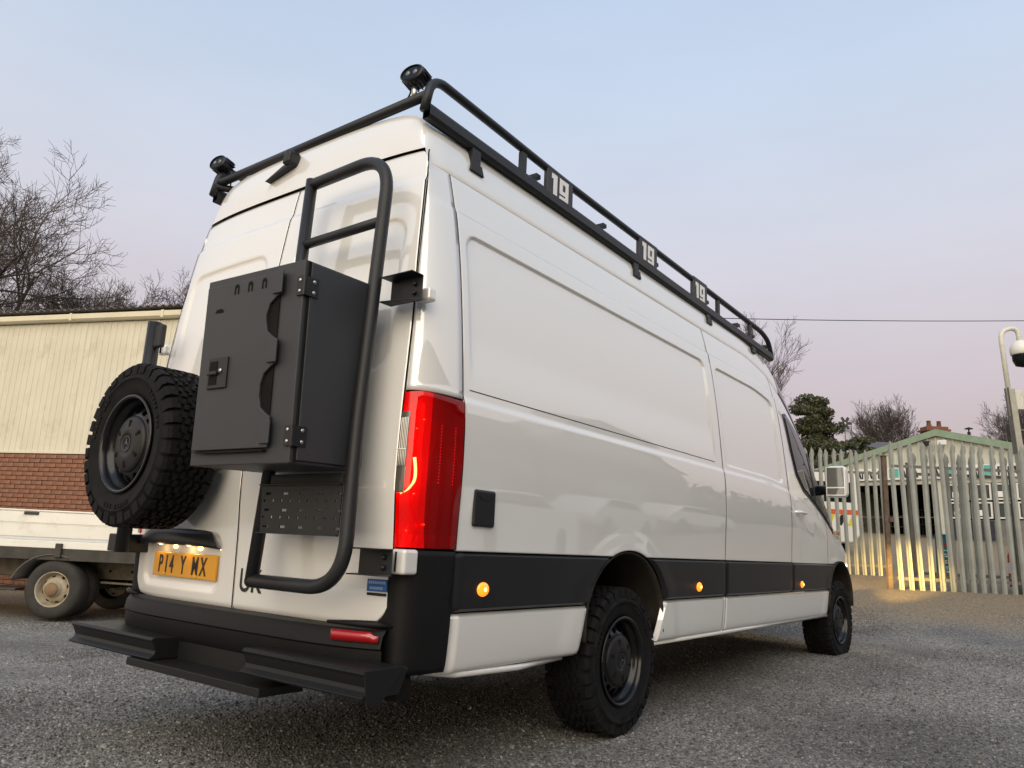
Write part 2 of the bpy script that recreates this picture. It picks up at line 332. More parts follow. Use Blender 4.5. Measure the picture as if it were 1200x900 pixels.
for s in (1, -1):
    q = 1 if s == 1 else 2.5
    for nm, a, b, zl in (('rear_side_panel', .272, 3.019, ZS1), ('middle_side_panel', 3.021, 4.449, ZS1), ('front_wing', 5.598, 6.95, ZS1)):
        zh = 2.5 if b < 5 else 2.05
        g = side_grid(a, b, zl, zh, .012*q, .006*q, s); o = MB().grid(g).build(nm, WHITE, VAN, smooth=True, fix=False, solid=.012 if s == 1 else 0)
    door = MB().grid(side_grid(4.451, 5.596, ZS1, 2.5, .014*q, .0095*q, s)).build('front_door', WHITE, VAN, smooth=True)
    # side glass, laid over the door as a shallow dark pane with its rubber frame
    win = [(4.60,2.235),(4.64,1.92),(4.72,1.70),(4.90,1.595),(5.92,1.52),(5.62,1.98),(5.25,2.22),(4.95,2.29),(4.70,2.29)]
    def wmesh(poly, off):
        c = np.mean(poly, 0); rings = []
        P = [np.array(p) for p in poly]; dense = []
        for i in range(len(P)):
            for k in range(6): dense.append(P[i]+(P[(i+1) % len(P)]-P[i])*k/6)
        D = np.array(dense); R_ = [c+(D-c)*t for t in (.02, .12, .25, .38, .5, .62, .74, .86, .95, 1.0)]
        A = np.array(R_+[R_[-1]]); zz = A[..., 1]; X = sideX(A[..., 0], zz, off); X[-1] -= off+.01
        A2 = np.dstack([s*X, A[..., 0], zmap(A[..., 0], zz)]); A2 = np.concatenate([A2, A2[:, :1]], 1); return A2
    MB().grid(wmesh(win, .008)).build('window_seal', TRIM, door, smooth=False)
    cw = np.mean(win, 0); win2 = [tuple(cw+(np.array(p)-cw)*.94) for p in win]
    wp = MB().grid(wmesh([p for p in win2], .013)).build('window', GLASS, door, smooth=True)
    zb_ = np.linspace(1.60, 2.20, 12); MB().grid(np.stack([np.stack([s*sideX(np.full(12, y_), zb_, o_), np.full(12, y_), zmap(np.full(12, y_), zb_)], 1) for y_, o_ in ((5.24, .0), (5.24, .018), (5.28, .018), (5.28, .0))])).build('window_bar', TRIM, door)
    hb = MB().tube(fillet([(s*.992,4.56,1.30),(s*1.035,4.60,1.30),(s*1.035,4.78,1.30),(s*.992,4.82,1.30)], .03), .013, 8).build('handle', WHITE, door, smooth=True)
    # black cladding strip and white sill
    for nm, a, b, la, lb in (('side_cladding', .272, 1.2, None, Ya_r), ('side_cladding', 2.1, 3.015, Ya_f, None), ('side_cladding', 3.025, 4.445, None, None), ('side_cladding', 4.455, 5.5, None, Yb_r)):
        MB().grid(side_grid(a, b, ZS0+.002, ZS1-.003, .02, .012, s, .011, (la, lb), .012)).build(nm, TRIM, VAN, auto=50)
    for nm, a, b, la, lb in (('sill_panel', .285, 1.2, None, Ya_r), ('sill_panel', 2.1, 3.015, Ya_f, None), ('sill_panel', 3.023, 5.5, None, Yb_r)):
        MB().grid(side_grid(a, b, .425, ZS0-.004, .02, .012, s, .004, (la, lb), .02)).build(nm, WHITE, VAN, auto=50)
    MB().tube([(s*.955, 2.0, .425), (s*.962, 3.5, .425), (s*.955, 5.55, .425)], .014, 8).build('sill_lip', WHITE, VAN, smooth=True)
    MB().tube([(s*.90, .24, .435), (s*.955, .36, .425), (s*.962, .75, .415), (s*.945, 1.12, .42)], [.010, .014, .014, .008], 8).build('sill_lip', WHITE, VAN, smooth=True)
    # wheel arch lining: lipped edge, then the well
    for c, nm in ((AY, 'wheel_well'), (AY+4.33, 'wheel_well')):
        rows = []
        for X in (.992, .96, .75, .55):
            rows.append([(s*X, c+.425*math.cos(t)*(1.0 if X > .9 else 1.12), .55+.365*math.sin(t)*(1.0 if X > .9 else 1.05)-(.03 if (k in (0, 24)) else 0)) for k, t in enumerate(np.linspace(-.1, math.pi+.1, 25))])
        MB().grid(rows).build(nm, LINER, VAN, smooth=True, solid=.01)
        MB().box(min(s*.54, s*.56), max(s*.54, s*.56), c-.5, c+.5, .35, .95).build('well_wall', DARK, VAN)
    # amber side markers
    for Y, z in ((.44, .742), (2.57, .722), (4.69, .712)):
        X = float(sideX(np.array(Y), np.array(z), .012))
        mk = MB().sphere((s*X, Y, z), .037, 16, 10, (.36, 1, .76)).build('side_marker', AMBER, VAN, smooth=True)
        MB().sphere((s*(X+.0125), Y, z), .008, 10, 6, (.5, 1, 1)).build('bulb', AMBER_HOT, mk, smooth=True)
    # corner pillars with tail lamps
    def corner(z0, z1, off, n=18, dz=.02, ta=0, tb=1):
        nz = max(2, int((z1-z0)/dz)); zz = np.linspace(z0, z1, nz+1)[:, None]; t = np.linspace(ta, tb, n+1)[None, :]*math.pi/2
        X0 = xd(zz)+.004; X1 = w0(zz)+disp(np.full_like(zz, .27), zz)*1.0; Y0 = yr(zz)+.05*np.ones_like(zz); Y1 = .266
        e = .78; X = X0+(X1-X0)*np.sin(t)**e; Y = Y0+(Y1-Y0)*(1-np.cos(t)**e)
        nx = np.sin(t)*np.ones_like(zz); ny = -np.cos(t)*np.ones_like(zz)
        X = X+.0; return np.dstack([s*(X+off*nx), Y+off*ny, zz*np.ones_like(X)])
    MB().grid(corner(1.482, 2.5, 0)).build('corner_pillar', WHITE, VAN, smooth=True, solid=.01)
    lamp = part('tail_lamp', VAN)
    def lampgrid(off, z0=.893, z1=1.478, ta=0, tb=1):
        g = corner(z0, z1, off, 26, .012, ta, tb); n = g.shape[1]
        # top edge rises to a blunt peak on the corner
        u = np.linspace(ta, tb, n)[None, :]; v = np.linspace(0, 1, g.shape[0])[:, None]
        g[..., 2] -= (v**6)*.008*np.abs(u-.42)/.58*(1-v*0)
        return g
    MB().grid(lampgrid(.006)).build('lens', LENS, lamp, smooth=True, fix=False)
    g0 = lampgrid(.003); g = lampgrid(-.034); h, n = g.shape[:2]
    ii, jj = np.meshgrid(np.arange(h)/(h-1), np.arange(n)/(n-1), indexing='ij')
    bl = (np.clip(np.sin(np.pi*jj), 0, 1)**.4*np.clip(np.sin(np.pi*ii), 0, 1)**.3)[..., None]
    g = g0*(1-bl)+g*bl
    # faceted reflector bowls behind the lens
    facet = bl[..., 0]*.45*(.026*np.abs(((ii*2.3+jj*.9) % 1)-.5)+.022*np.abs(((ii*1.3-jj*1.9) % 1)-.5))
    g[..., 0] -= s*facet*.7; g[..., 1] += facet*.7
    rsel = sorted(set(list(range(0, h, 4))+[h-1])); csel = sorted(set(list(range(0, n, 3))+[n-1]))
    cm_ = csel[len(csel)*11//20]
    MB().grid(g[np.ix_(rsel, [c for c in csel if c <= cm_])]).build('reflector', REFLECTOR, lamp)
    MB().grid(g[np.ix_(rsel, [c for c in csel if c >= cm_])]).build('reflector', mat('unlit_reflector', (.55, .3, .28), .35, metal=.3, emit=(1, .05, .03), estr=.015), lamp)
    gq = lampgrid(-.001)
    guide = [gq[int(h*a), int(n*b)] for a, b in ((.56, .33), (.48, .36), (.41, .34), (.355, .24), (.33, .10))]
    MB().tube(fillet([Vector(q) for q in guide], .05, 4), .009, 8).build('light_guide', mat('guide_glow', (1, .4, .2), .3, emit=(1, .20, .05), estr=2.0), lamp, smooth=True)
    for a, b in ((.80, .42), (.74, .33), (.34, .36), (.16, .55), (.12, .25)):
        MB().sphere(gq[int(h*a), int(n*b)], .007, 8, 6, (1, 1, .7)).build('bulb', MATS['guide_glow'], lamp, smooth=True)
    led = MB()
    gl = lampgrid(-.001)
    for i in range(6, h-4, 1):
        pass
    for i0, i1, j0, j1 in ((int(h*.50), int(h*.93), int(n*.36), int(n*.47)),):
        led.grid(gl[i0:i1, j0:j1])
    led.build('led_panel', LEDSTRIP, lamp, smooth=True)
    ld = MB()
    for i in range(int(h*.42), int(h*.8), 1):
        for j in (int(n*.74), int(n*.9)):
            c = gl[i, j]; ld.sphere(c, .0022, 6, 4)
    ld.build('led_dots', mat('pale_led', (.9, .5, .5), .3, emit=(1, .5, .45), estr=.5), lamp)
    # clear reversing lamp with ribs
    rv = lampgrid(.0085, 1.09, 1.40, .0, .17); MB().grid(rv).build('reversing_lamp', mat('smoke_lens', (.10, .09, .08), .15, coat=1), lamp, smooth=True)
    rb = MB()
    for j in range(3, rv.shape[1]-2, 5): rb.tube([rv[i, j]+np.array([s*.001, -.003, 0]) for i in range(rv.shape[0]//3, rv.shape[0]-2, 3)], .0022, 5)
    rb.tube([rv[rv.shape[0]//2, j]+np.array([s*.001, -.004, 0]) for j in range(0, rv.shape[1], 3)], .003, 5)
    rb.build('lamp_ribs', mat('lamp_rib', (.85, .8, .7), .3), lamp, smooth=True)
    MB().grid(corner(.893, 1.482, -.05)).build('lamp_back', DARK, lamp, smooth=True)
    # bumper corner
    bc = corner(.445, .884, .004, 22, .02, 0, 1)
    inner = bc[:, :1].copy(); inner[..., 0] = s*.70; inner[..., 1] = yr(inner[..., 2])+.045
    MB().grid(np.concatenate([inner, bc], 1)).build('bumper_corner', PLASTIC, VAN, smooth=True, solid=.01)
    # hinge brackets, body coloured
    for z in (.842, 1.855):
        MB().box(min(s*.915, s*.99), max(s*.915, s*.99), .0 if z < 1 else .03, .075, z-.045 if z < 1 else z-.025, z+.045 if z < 1 else z+.03).build('door_hinge', WHITE, VAN, bevel=.012, segs=3)
        MB().box(min(s*.945, s*.952), max(s*.945, s*.952), -.003 if z < 1 else .027, .02, z-.035 if z < 1 else z-.02, z+.035 if z < 1 else z+.022).build('hinge_gap', DARK, VAN)

# inner shell so no light shows through the joints
sh = []
for zz in (.45, .9, 1.3, 1.8, 2.3, 2.5, 2.62):
    wv = float(w0(zz))-.06 if zz < 2.55 else .66
    if zz < 1.0: wv = .53
    y0 = float(yr(zz))+.10
    sh.append([(wv*math.cos(t)*1.0, y0+ (0 if math.sin(t) < 0 else 4.3), zz) if False else (p[0]*wv, p[1], zz) for p in ((-1, y0+.12), (-.8, y0), (.8, y0), (1, y0+.12), (1, 4.5), (-1, 4.5), (-1, y0+.12)) for t in (0,)])
MB().grid(sh).build('inner_shell', DARK, VAN)

# roof and bonnet
sec = []
for i in range(len(roof_sec)-1):
    for k in range(3): t = k/3; sec.append((roof_sec[i][0]*(1-t)+roof_sec[i+1][0]*t, roof_sec[i][1]*(1-t)+roof_sec[i+1][1]*t))
sec.append(roof_sec[-1]); fx = tab([(i, roof_sec[i][1]) for i in range(len(roof_sec))]); fz = tab([(i, roof_sec[i][0]) for i in range(len(roof_sec))])
SS = np.linspace(0, len(roof_sec)-1, 46)
def roof_grid(Ys):
    Ys = np.asarray(Ys)[:, None]; xx = fx(SS)[None, :]; zn = fz(SS)[None, :]
    kk = kz(Ys); z = .9+(zn-.9)*kk
    t_ = np.clip((Ys-.100)/.055, 0, 1); e_ = np.sqrt(1-(1-t_)**2); z = np.where(z > 2.576, 2.576+(z-2.576)*e_, z)
    gro = -.007*np.ones_like(zn)*ss((2.52-zn)/.02)
    X = (xx+gro)*taper(Ys)*(1-.022*(1-np.clip((Ys-.1)/.16, 0, 1))**2); Yg = Ys+.05*(np.abs(xx)/.9)**4*np.clip(1-(Ys-.100)/.5, 0, 1)
    # shallow swages along the roof
    z = z-.012*ss((np.cos(xx*2*math.pi/.36)-.2)/.5)*ss((.62-xx)/.05)*ss((Ys-.45)/.1)*ss((4.1-Ys)/.1)
    Yg = Yg*np.ones_like(z); X = X*np.ones_like(z)
    half = np.dstack([X, Yg, z]); mir = half[:, ::-1][:, 1:].copy(); mir[..., 0] *= -1
    return np.concatenate([half, mir], 1)
MB().grid(roof_grid(np.concatenate([(.100+.19*np.linspace(0, 1, 26)**2.6), np.linspace(.31, 4.72, 150)]))).build('roof', WHITE, VAN, smooth=True)
MB().grid(roof_grid(np.linspace(4.73, 6.18, 40))).build('windscreen', GLASS, VAN, smooth=True)
MB().grid(roof_grid(np.linspace(6.19, 6.97, 20))).build('bonnet', WHITE, VAN, smooth=True)
fr = MB(); fr.box(-.72, .72, 6.86, 6.95, .35, .88); fr.build('front_bumper', PLASTIC, VAN, bevel=.04)
for s in (1, -1):
    MB().box(min(s*.62, s*.83), max(s*.62, s*.83), 6.78, 6.93, .80, .98).build('headlamp', mat('headlamp_glass', (.8, .75, .65), .1, emit=(1, .74, .38), estr=6), VAN, bevel=.02)
    # door mirror
    mr_ = part('door_mirror', VAN)
    MB().box(-.095, .095, -.06, .06, -.145, .145, Matrix.Translation((s*1.12, 5.47, 1.63))).build('mirror_shell', WHITE, mr_, bevel=.045, segs=4)
    MB().box(-.074, .074, -.006, .006, -.06, .115, Matrix.Translation((s*1.12, 5.408, 1.640))).build('mirror_glass', mat('mirror_silver', (.16, .17, .18), .05, metal=1), mr_, bevel=.003)
    MB().box(-.074, .074, -.006, .006, -.035, .022, Matrix.Translation((s*1.12, 5.408, 1.545))).build('mirror_glass', MATS['mirror_silver'], mr_, bevel=.003)
    MB().box(-.085, .085, -.004, .004, -.132, .132, Matrix.Translation((s*1.12, 5.410, 1.63))).build('mirror_surround', WHITE, mr_, bevel=.003)
    MB().tube([(s*.93, 5.55, 1.56), (s*1.09, 5.49, 1.56)], [.05, .035], 8).build('mirror_arm', TRIM, mr_, smooth=True)
    MB().box(min(s*.972, s*.99), max(s*.972, s*.99), 5.88, 6.02, 1.16, 1.20).build('side_repeater', mat('repeater_lens', (.55, .16, .02), .2, coat=1), VAN, bevel=.006)
for s in (1, -1):
    Yq = np.linspace(.312, 2.885, 120)
    MB().grid(np.stack([np.stack([s*sideX(Yq, np.full_like(Yq, z_), o_), Yq, np.full_like(Yq, z_)], 1) for z_, o_ in ((1.5245, -.002), (1.525, .0012), (1.529, .0012), (1.5295, -.002))])).build('panel_seam', TRIM, VAN)
    for Y_, hw_, zt_, zb_ in ((3.02, .0035, 2.5, ZS1), (4.45, .004, 2.5, ZS1), (5.597, .004, 2.05, ZS1), (.270, .0028, 2.5, .89)):
        zz = np.linspace(zb_, zt_, 120); Yc = np.full_like(zz, Y_)
        MB().grid(np.stack([np.stack([s*sideX(Yc+dy, zz, .0012), Yc+dy, zmap(Yc+dy, zz)], 1) for dy in (-hw_, hw_)])).build('joint', DARK, VAN)  # dark strip laid over the panel gap, standing in for its shadow
    for zb_, zt_, o_ in ((.43, .650, .0052), (.658, .884, .0122)):
        zz = np.linspace(zb_, zt_, 20); Yc = np.full_like(zz, 3.02)
        MB().grid(np.stack([np.stack([s*sideX(Yc+dy, zz, o_), Yc+dy, zz], 1) for dy in (-.0035, .0035)])).build('joint', DARK, VAN)  # same shadow strip carried down over cladding and sill
    zz = np.linspace(.61, 2.565, 120); xx_ = xd(zz)
    MB().grid(np.stack([np.stack([s*(xx_+dx), rear_y(xx_, zz)+.010*ss((zz-2.405)/.018)+dy_, zz], 1) for dx, dy_ in ((-.0035, -.003), (.0045, -.002))])).build('joint', DARK, VAN)  # gap shadow between door and pillar, drawn as a dark strip
zz = np.linspace(.605, 2.565, 120)
MB().grid(np.stack([np.stack([np.full_like(zz, dx), yr(zz)-.0008+.010*ss((zz-2.405)/.018), zz], 1) for dx in (-.0038, .0038)])).build('joint', DARK, VAN)  # dark strip in place of the shaded gap between the rear doors
# small black flap on the rear side panel
Xf = float(sideX(np.array(.42), np.array(1.06)))
fl = MB().box(Xf-.01, Xf+.012, .352, .488, .984, 1.132).build('side_flap', TRIM, VAN, bevel=.012, segs=3)
MB().tube([(Xf+.0115, .42+.045*math.cos(t), 1.112-.022*math.sin(t)) for t in np.linspace(.2, math.pi-.2, 10)], .0025, 6).build('finger_lip', PLASTIC, fl, smooth=True)

# rear doors -----------------------------------------------------------
def ddisp(x, z, left):
    ax = np.abs(x)
    d = .012*ss(-rbox(ax, z, .10, .80, 1.56, 2.245, .09)/.016)
    d = d+.010*ss((z-2.405)/.018)
    d = d-.006*ss((1.0-z)/.02)*0
    if left: d = d+.014*ss(-rbox(x, z, -.80, -.115, .655, .915, .06)/.022)
    return d
def rear_door(left):
    z0, z1 = .602, 2.5745; nz = 170; nx = 76
    zz = np.linspace(z0, z1, nz+1)
    rows = []
    for z in zz:
        xo = float(xd(z))-.003
        rb_, rt = .13, .055
        if z < z0+rb_: xo -= rb_-math.sqrt(max(0, rb_**2-(z0+rb_-z)**2))
        if z > z1-rt: xo -= rt-math.sqrt(max(0, rt**2-(z-(z1-rt))**2))
        x = .0035+(xo-.0035)*np.concatenate([[0, .004], np.linspace(.010, .990, nx-3), [.996, 1]])
        if left: x = -x
        e = np.zeros(nx+1)
        edge = np.minimum(np.minimum(np.abs(x)-.0035, xo-np.abs(x)), min(z-z0, z1-z))
        y = rear_y(x, np.full_like(x, z))+ddisp(x, np.full_like(x, z), left)+.009*(1-ss(edge/.0036))
        rows.append(np.stack([x, y, np.full_like(x, z)], 1))
    return MB().grid(rows).build('rear_door', WHITE, VAN, smooth=True, fix=True)
dl = rear_door(True); dr = rear_door(False)
dl['label'] = 'left rear door carrying the yellow number plate'; dr['label'] = 'right rear door behind the ladder'
# handle canopy and plate
cp = MB(); rows = []
for k, (dy, z) in enumerate(((.02, .925), (-.012, .922), (-.035, .90), (-.045, .865), (-.038, .850), (.03, .852))):
    xs_ = np.linspace(0, 1, 40); half = .335-.075*ss((z-.86)/.07)
    x = -.458+(xs_*2-1)*half; tt = np.abs(xs_*2-1)
    y = dy*(1-.55*tt**4) + yr(np.full_like(x, .9))+.004
    zz = z-.008*tt**5
    rows.append(np.stack([x, y, zz], 1))
cp.grid(rows); cano = cp.build('handle_canopy', TRIM, dl, smooth=True)
for x in (-.60, -.36):
    MB().sphere((x, -.018, .849), .010, 12, 6, (1.3, .8, .5)).build('plate_lamp', PLATE_LAMP, dl, smooth=True)
    l = bpy.data.lights.new('plate_light', 'POINT'); l.energy = .05; l.color = (1, .62, .22); l.shadow_soft_size = .012
    lo = bpy.data.objects.new('plate_light', l); COL.objects.link(lo); lo.location = (x, -.035, .836); lo.parent = dl
PX, PZ, PY = -.402, .759, -.004
plate = MB().box(PX-.26, PX+.26, PY-.006, PY+.006, PZ-.0555, PZ+.0555, ).build('number_plate', YELLOW, dl, bevel=.004)
MB().box(PX-.22, PX+.22, PY+.007, PY+.03, PZ-.035, PZ+.035).build('plate_backing', TRIM, dl)
MX = Matrix.Translation((PX-.015, PY-.0065, PZ-.003)) @ Matrix.Rotation(R(90), 4, 'X')
for txt, dx, wd in (('P', -.178, .6), ('1', -.128, .6), ('4', -.083, .6), ('Y', .012, .62), ('M', .112, .62), ('X', .178, .62)):
    text_mesh(txt, 'plate_character', LETTER, plate, Matrix.Translation((dx, 0, 0)) @ MX, .112, wd, .0022, .0012)
for dx in (-.10, .16): MB().sphere((PX+dx-.05, PY-.008, PZ-.044), .007, 10, 6, (1, .5, 1)).build('plate_screw', mat('screw_cap', (.75, .5, .1), .25, coat=1), plate, smooth=True)
text_mesh('UK', 'country_letters', LETTER, dr, Matrix.Translation((.118, -.0095, .718)) @ Matrix.Rotation(R(90), 4, 'X'), .135, .85, .001, .0012)
# small blue sticker by the lower bracket
SM = Matrix.Translation((.838, .0245, .752)) @ Matrix.Rotation(math.atan(.16), 4, 'Z')
st = MB().box(-.045, .045, -.001, .004, -.022, .022, SM).build('sticker', BLUE, dr)
lt = MB()
for zz, n_, c0 in ((.010, 9, -.038), (-.010, 7, -.032)):
    for k in range(n_): lt.box(c0+k*.0088, c0+.0055+k*.0088, -.0018, -.0012, zz-.005, zz+.005, SM)
lt.build('printed_word', mat('sticker_print', (.25, .35, .55), .5), st)['kind'] = 'stuff'
lt = MB()
for k in range(10): lt.box(-.043+k*.0088, -.0368+k*.0088, -.0016, .003, -.037, -.027, SM)
lt.build('printed_word', LETTER, st)['kind'] = 'stuff'

# centre bumper --------------------------------------------------------
rows = []
for z, dy in ((.60, .03), (.603, -.03), (.597, -.062), (.575, -.078), (.535, -.085), (.528, -.078), (.47, -.075), (.445, -.06), (.44, .02)):
    x = np.linspace(-.90, .90, 50); y = dy+.10*(np.abs(x)/.92)**5
    rows.append(np.stack([x, y, np.full_like(x, z)], 1))
bump_ = MB().grid(rows).build('rear_bumper', PLASTIC, VAN, auto=35)
for s in (1, -1):
    rows = []
    if s < 0: continue
    for z in (.556, .592):
        x = np.linspace(.71, .895, 14); y = -.089+.10*(x/.92)**5; rows.append(np.stack([s*x, y-.003, z-.012*(x > .88)*(z > .57)+0*x], 1))
    MB().grid(rows).build('reflector_strip', RED_REFL, bump_, smooth=True, solid=.006)
for s in (1, -1):
    # corner lip that wraps round to the side
    MB().tube([(s*.68, -.058, .615), (s*.80, -.03, .617), (s*.87, .0, .617), (s*.915, .045, .61)], [.006, .012, .014, .004], 8).build('corner_lip', PLASTIC, bump_, smooth=True)
# steel steps: folded channel section
def step_piece(x0, x1, zt, nm='rear_step'):
    prof = [(-.10, zt-.005), (-.178, zt), (-.19, zt-.010), (-.18, zt-.022), (-.165, zt-.055), (-.168, zt-.068), (-.192, zt-.084), (-.186, zt-.092), (-.02, zt-.09), (.02, zt-.005)]
    b = MB().prism([(p[0], p[1]) for p in prof], x0, x1, lambda a, c, h: (h, a, c)); return b.build(nm, mat('step_black', (.010, .0105, .011), .45, bump=.15, bscale=800, spec=.3), VAN, bevel=.003)
stp = step_piece(-1.0, -.27, .465); stp['label'] = 'left black steel step'
o = step_piece(.365, 1.03, .497); o['label'] = 'right black steel step'
MB().prism([(-.19, .497), (.0, .50), (-.11, .385), (-.17, .385)], 1.0301, 1.036, lambda a, c, h: (h, a, c)).build('end_plate', MATS['step_black'], o, bevel=.002)
MB().box(-.43, .51, -.20, .0, .340, .372).build('step_tread', MATS['step_black'], VAN, bevel=.003)
MB().box(-.30, .40, -.06, -.03, .365, .475).build('step_back', MATS['step_black'], VAN, bevel=.003)
MB().box(-.95, .95, .05, .12, .36, .46).build('tow_crossmember', DARK, VAN, bevel=.005)
# underbody
ub = MB()
for s in (1, -1): ub.box(min(s*.42, s*.5), max(s*.42, s*.5), .15, 6.6, .42, .56)
ub.box(-.52, .52, .12, 6.6, .50, .54)
for Y in (.5, 1.1, 2.3, 3.2, 4.2): ub.box(-.9, .9, Y, Y+.06, .43, .5)
ub.build('chassis', DARK, VAN)
MB().box(-.93, .93, 2.2, 5.4, .44, .47).build('floor_pan', DARK, VAN)
ax = MB().tube([(-.8, AY, .37), (.8, AY, .37)], .05, 10); ax.sphere((0, AY, .37), .16); ax.tube([(-.8, AY+4.325, .37), (.8, AY+4.325, .37)], .04, 10); ax.build('axles', DARK, VAN, smooth=True)
MB().tube(fillet([(-.35, .4, .40), (-.35, 1.2, .46), (-.3, 2.2, .46), (-.3, 5, .46)], .1), .035, 10).build('exhaust', DARK, VAN, smooth=True)
MB().box(-.45, .1, .35, 1.05, .36, .44).build('silencer', DARK, VAN, bevel=.04)

# wheels ----------------------------------------------------------------
def wheel_meshes(RT=.366, WD=.245):
    I = lambda x, y, h: (x, y, h)
    hw = WD/2; A = {}
    prof = [(.205, -hw+.03), (.215, -hw+.012), (.235, -hw+.004), (.262, -hw-.004), (.29, -hw-.006), (.292, -hw-.009), (.300, -hw-.009), (.302, -hw-.005), (.325, -hw+.002), (.343, -hw+.016), (RT-.013, -hw+.036), (RT-.011, 0)]
    prof = prof+[(r, -h) for r, h in prof[:-1]][::-1]
    A['tyre'] = MB().lathe(prof, 96, I).mesh('tyre', RUBBER, True)
    tr = MB(); NP = 34
    def lug(poly, r0, r1):
        n = len(poly); vs = []
        for rr, sh in ((r0, 1.0), (r1, .93)):
            c = np.mean(poly, 0)
            for q in poly:
                th, h = c+(np.array(q)-c)*sh; vs.append((rr*math.cos(th), rr*math.sin(th), h))
        tr.add(vs, [tuple(range(n, 2*n))]+[(i, (i+1) % n, n+(i+1) % n, n+i) for i in range(n)])
    p = 2*math.pi/NP
    for k in range(NP):
        t = k*p
        for sg in (1, -1):
            tt = t if sg == 1 else t+p*.5
            long = .012 if k % 2 else 0
            # shoulder block
            P = [(tt+.08*p, sg*.072), (tt+.42*p, sg*.070), (tt+.50*p, sg*.084), (tt+.86*p, sg*.082), (tt+.80*p, sg*(.112)), (tt+.06*p, sg*.112)]
            lug(P, RT-.016, RT-.001)
            # block wrapped on to the sidewall
            th0, th1 = tt+.06*p, tt+.80*p; r_in = .318-long*1.4
            vs = []
            for th in (th0, th1):
                vs += [((RT-.003)*math.cos(th), (RT-.003)*math.sin(th), sg*.109), ((RT-.014)*math.cos(th), (RT-.014)*math.sin(th), sg*.125), ((r_in)*math.cos(th), r_in*math.sin(th), sg*.1275), (r_in*math.cos(th), r_in*math.sin(th), sg*.118), ((RT-.025)*math.cos(th), (RT-.025)*math.sin(th), sg*.095)]
            tr.add(vs, [(0,1,6,5), (1,2,7,6), (2,3,8,7), (3,4,9,8), (0,4,3,2,1), (5,6,7,8,9)])
            # centre rows, interlocking z shapes
            P = [(tt+.02*p, sg*.036), (tt+.40*p, sg*.030), (tt+.46*p, sg*.048), (tt+.84*p, sg*.044), (tt+.90*p, sg*.064), (tt+.50*p, sg*.066), (tt+.42*p, sg*.052), (tt+.06*p, sg*.056)]
            lug(P, RT-.014, RT)
            P = [(tt+.30*p, sg*.004), (tt+.62*p, sg*.003), (tt+.72*p, sg*.018), (tt+1.02*p, sg*.016), (tt+1.10*p, sg*.027), (tt+.62*p, sg*.034), (tt+.52*p, sg*.018), (tt+.26*p, sg*.020)]
            lug(P, RT-.014, RT)
    A['tread'] = tr.mesh('tread', RUBBER)
    # raised lettering band on the sidewall (plain bars)
    sw = MB()
    for k in range(3):
        for j in range(9):
            if j in (3,): continue
            a0 = k*2.094+j*.085; vs = []
            for th in (a0, a0+.055):
                for r_ in (.268, .286): vs += [(r_*math.cos(th), r_*math.sin(th), hw+.0095), (r_*math.cos(th), r_*math.sin(th), hw+.002)]
            sw.add(vs, [(0,2,6,4), (0,1,3,2), (4,5,7,6), (0,4,5,1), (2,3,7,6)])
    A['sidewall_bars'] = sw.mesh('sidewall_bars', RUBBER)
    rim = MB().lathe([(.212, hw-.012), (.220, hw-.002), (.218, hw+.004), (.208, hw+.004), (.203, hw-.004), (.199, hw-.02), (.197, hw-.035), (.186, hw-.04), (.183, hw-.075), (.181, -hw+.01), (.205, -hw+.005)], 72, I)
    # disc with a ring of vent holes
    n = 16*6; rad = [.183, .176, .166, .150, .138, .128, .122]; hh = [hw-.075, hw-.066, hw-.055, hw-.040, hw-.034, hw-.030, hw-.028]
    P = [[(r_*math.cos(2*math.pi*j/n), r_*math.sin(2*math.pi*j/n), h_) for j in range(n+1)] for r_, h_ in zip(rad, hh)]
    rim.grid(P, keep=lambda i, j: not (i in (2, 3) and j % 6 in (1, 2, 3) or i in (1,) and j % 6 == 2))
    rim.lathe([(.122, hw-.028), (.06, hw-.05), (.0, hw-.05)], 48, I)
    A['rim'] = rim.mesh('rim', RIM, True)
    cap = MB().lathe([(.126, hw-.045), (.127, hw-.026), (.122, hw-.019), (.110, hw-.014), (.07, hw-.008), (.047, hw-.004), (.043, hw-.009), (.0, hw-.011)], 60, I)
    A['hub_cap'] = cap.mesh('hub_cap', HUB, True)
    sl = MB()
    for k in range(6):
        a = k*math.pi/3+.3; M = Matrix.Rotation(a, 4, 'Z'); sl.box(.075, .106, -.007, .007, hw-.02, hw-.0085, M)
    A['cap_slot'] = sl.mesh('cap_slot', DARK)
    em = MB().lathe([(.034, hw-.0105), (.035, hw-.006), (.031, hw-.006), (.030, hw-.0105)], 40, I)
    for k in range(3):
        a = math.pi/2+k*2*math.pi/3; c, s_ = math.cos(a), math.sin(a)
        em.add([(.031*c, .031*s_, hw-.0075), (.006*math.cos(a+1.047), .006*math.sin(a+1.047), hw-.0075), (.0, .0, hw-.004), (.006*math.cos(a-1.047), .006*math.sin(a-1.047), hw-.0075)], [(0, 1, 2), (0, 2, 3)])
    A['emblem'] = em.mesh('emblem', mat('emblem_black', (.03, .03, .033), .3))
    return A
WM = wheel_meshes()
def wheel(name, M, parent):
    root = part(name, parent); root.matrix_local = M
    for k, me in WM.items():
        o = bpy.data.objects.new(k, me); COL.objects.link(o); o.parent = root
        if k == 'sidewall_bars': o['kind'] = 'stuff'
    return root
for X, Y, st_ in ((1, AY-.02, 0), (-1, AY-.02, 0), (1, AY+4.305, R(-3)), (-1, AY+4.305, R(-3))):
    M = Matrix.Translation((X*.855, Y, .366)) @ Matrix.Rotation(st_, 4, 'Z') @ Matrix.Rotation(R(90)*X, 4, 'Y') @ Matrix.Rotation(.35+Y, 4, 'Z')
    wheel('wheel', M, VAN)
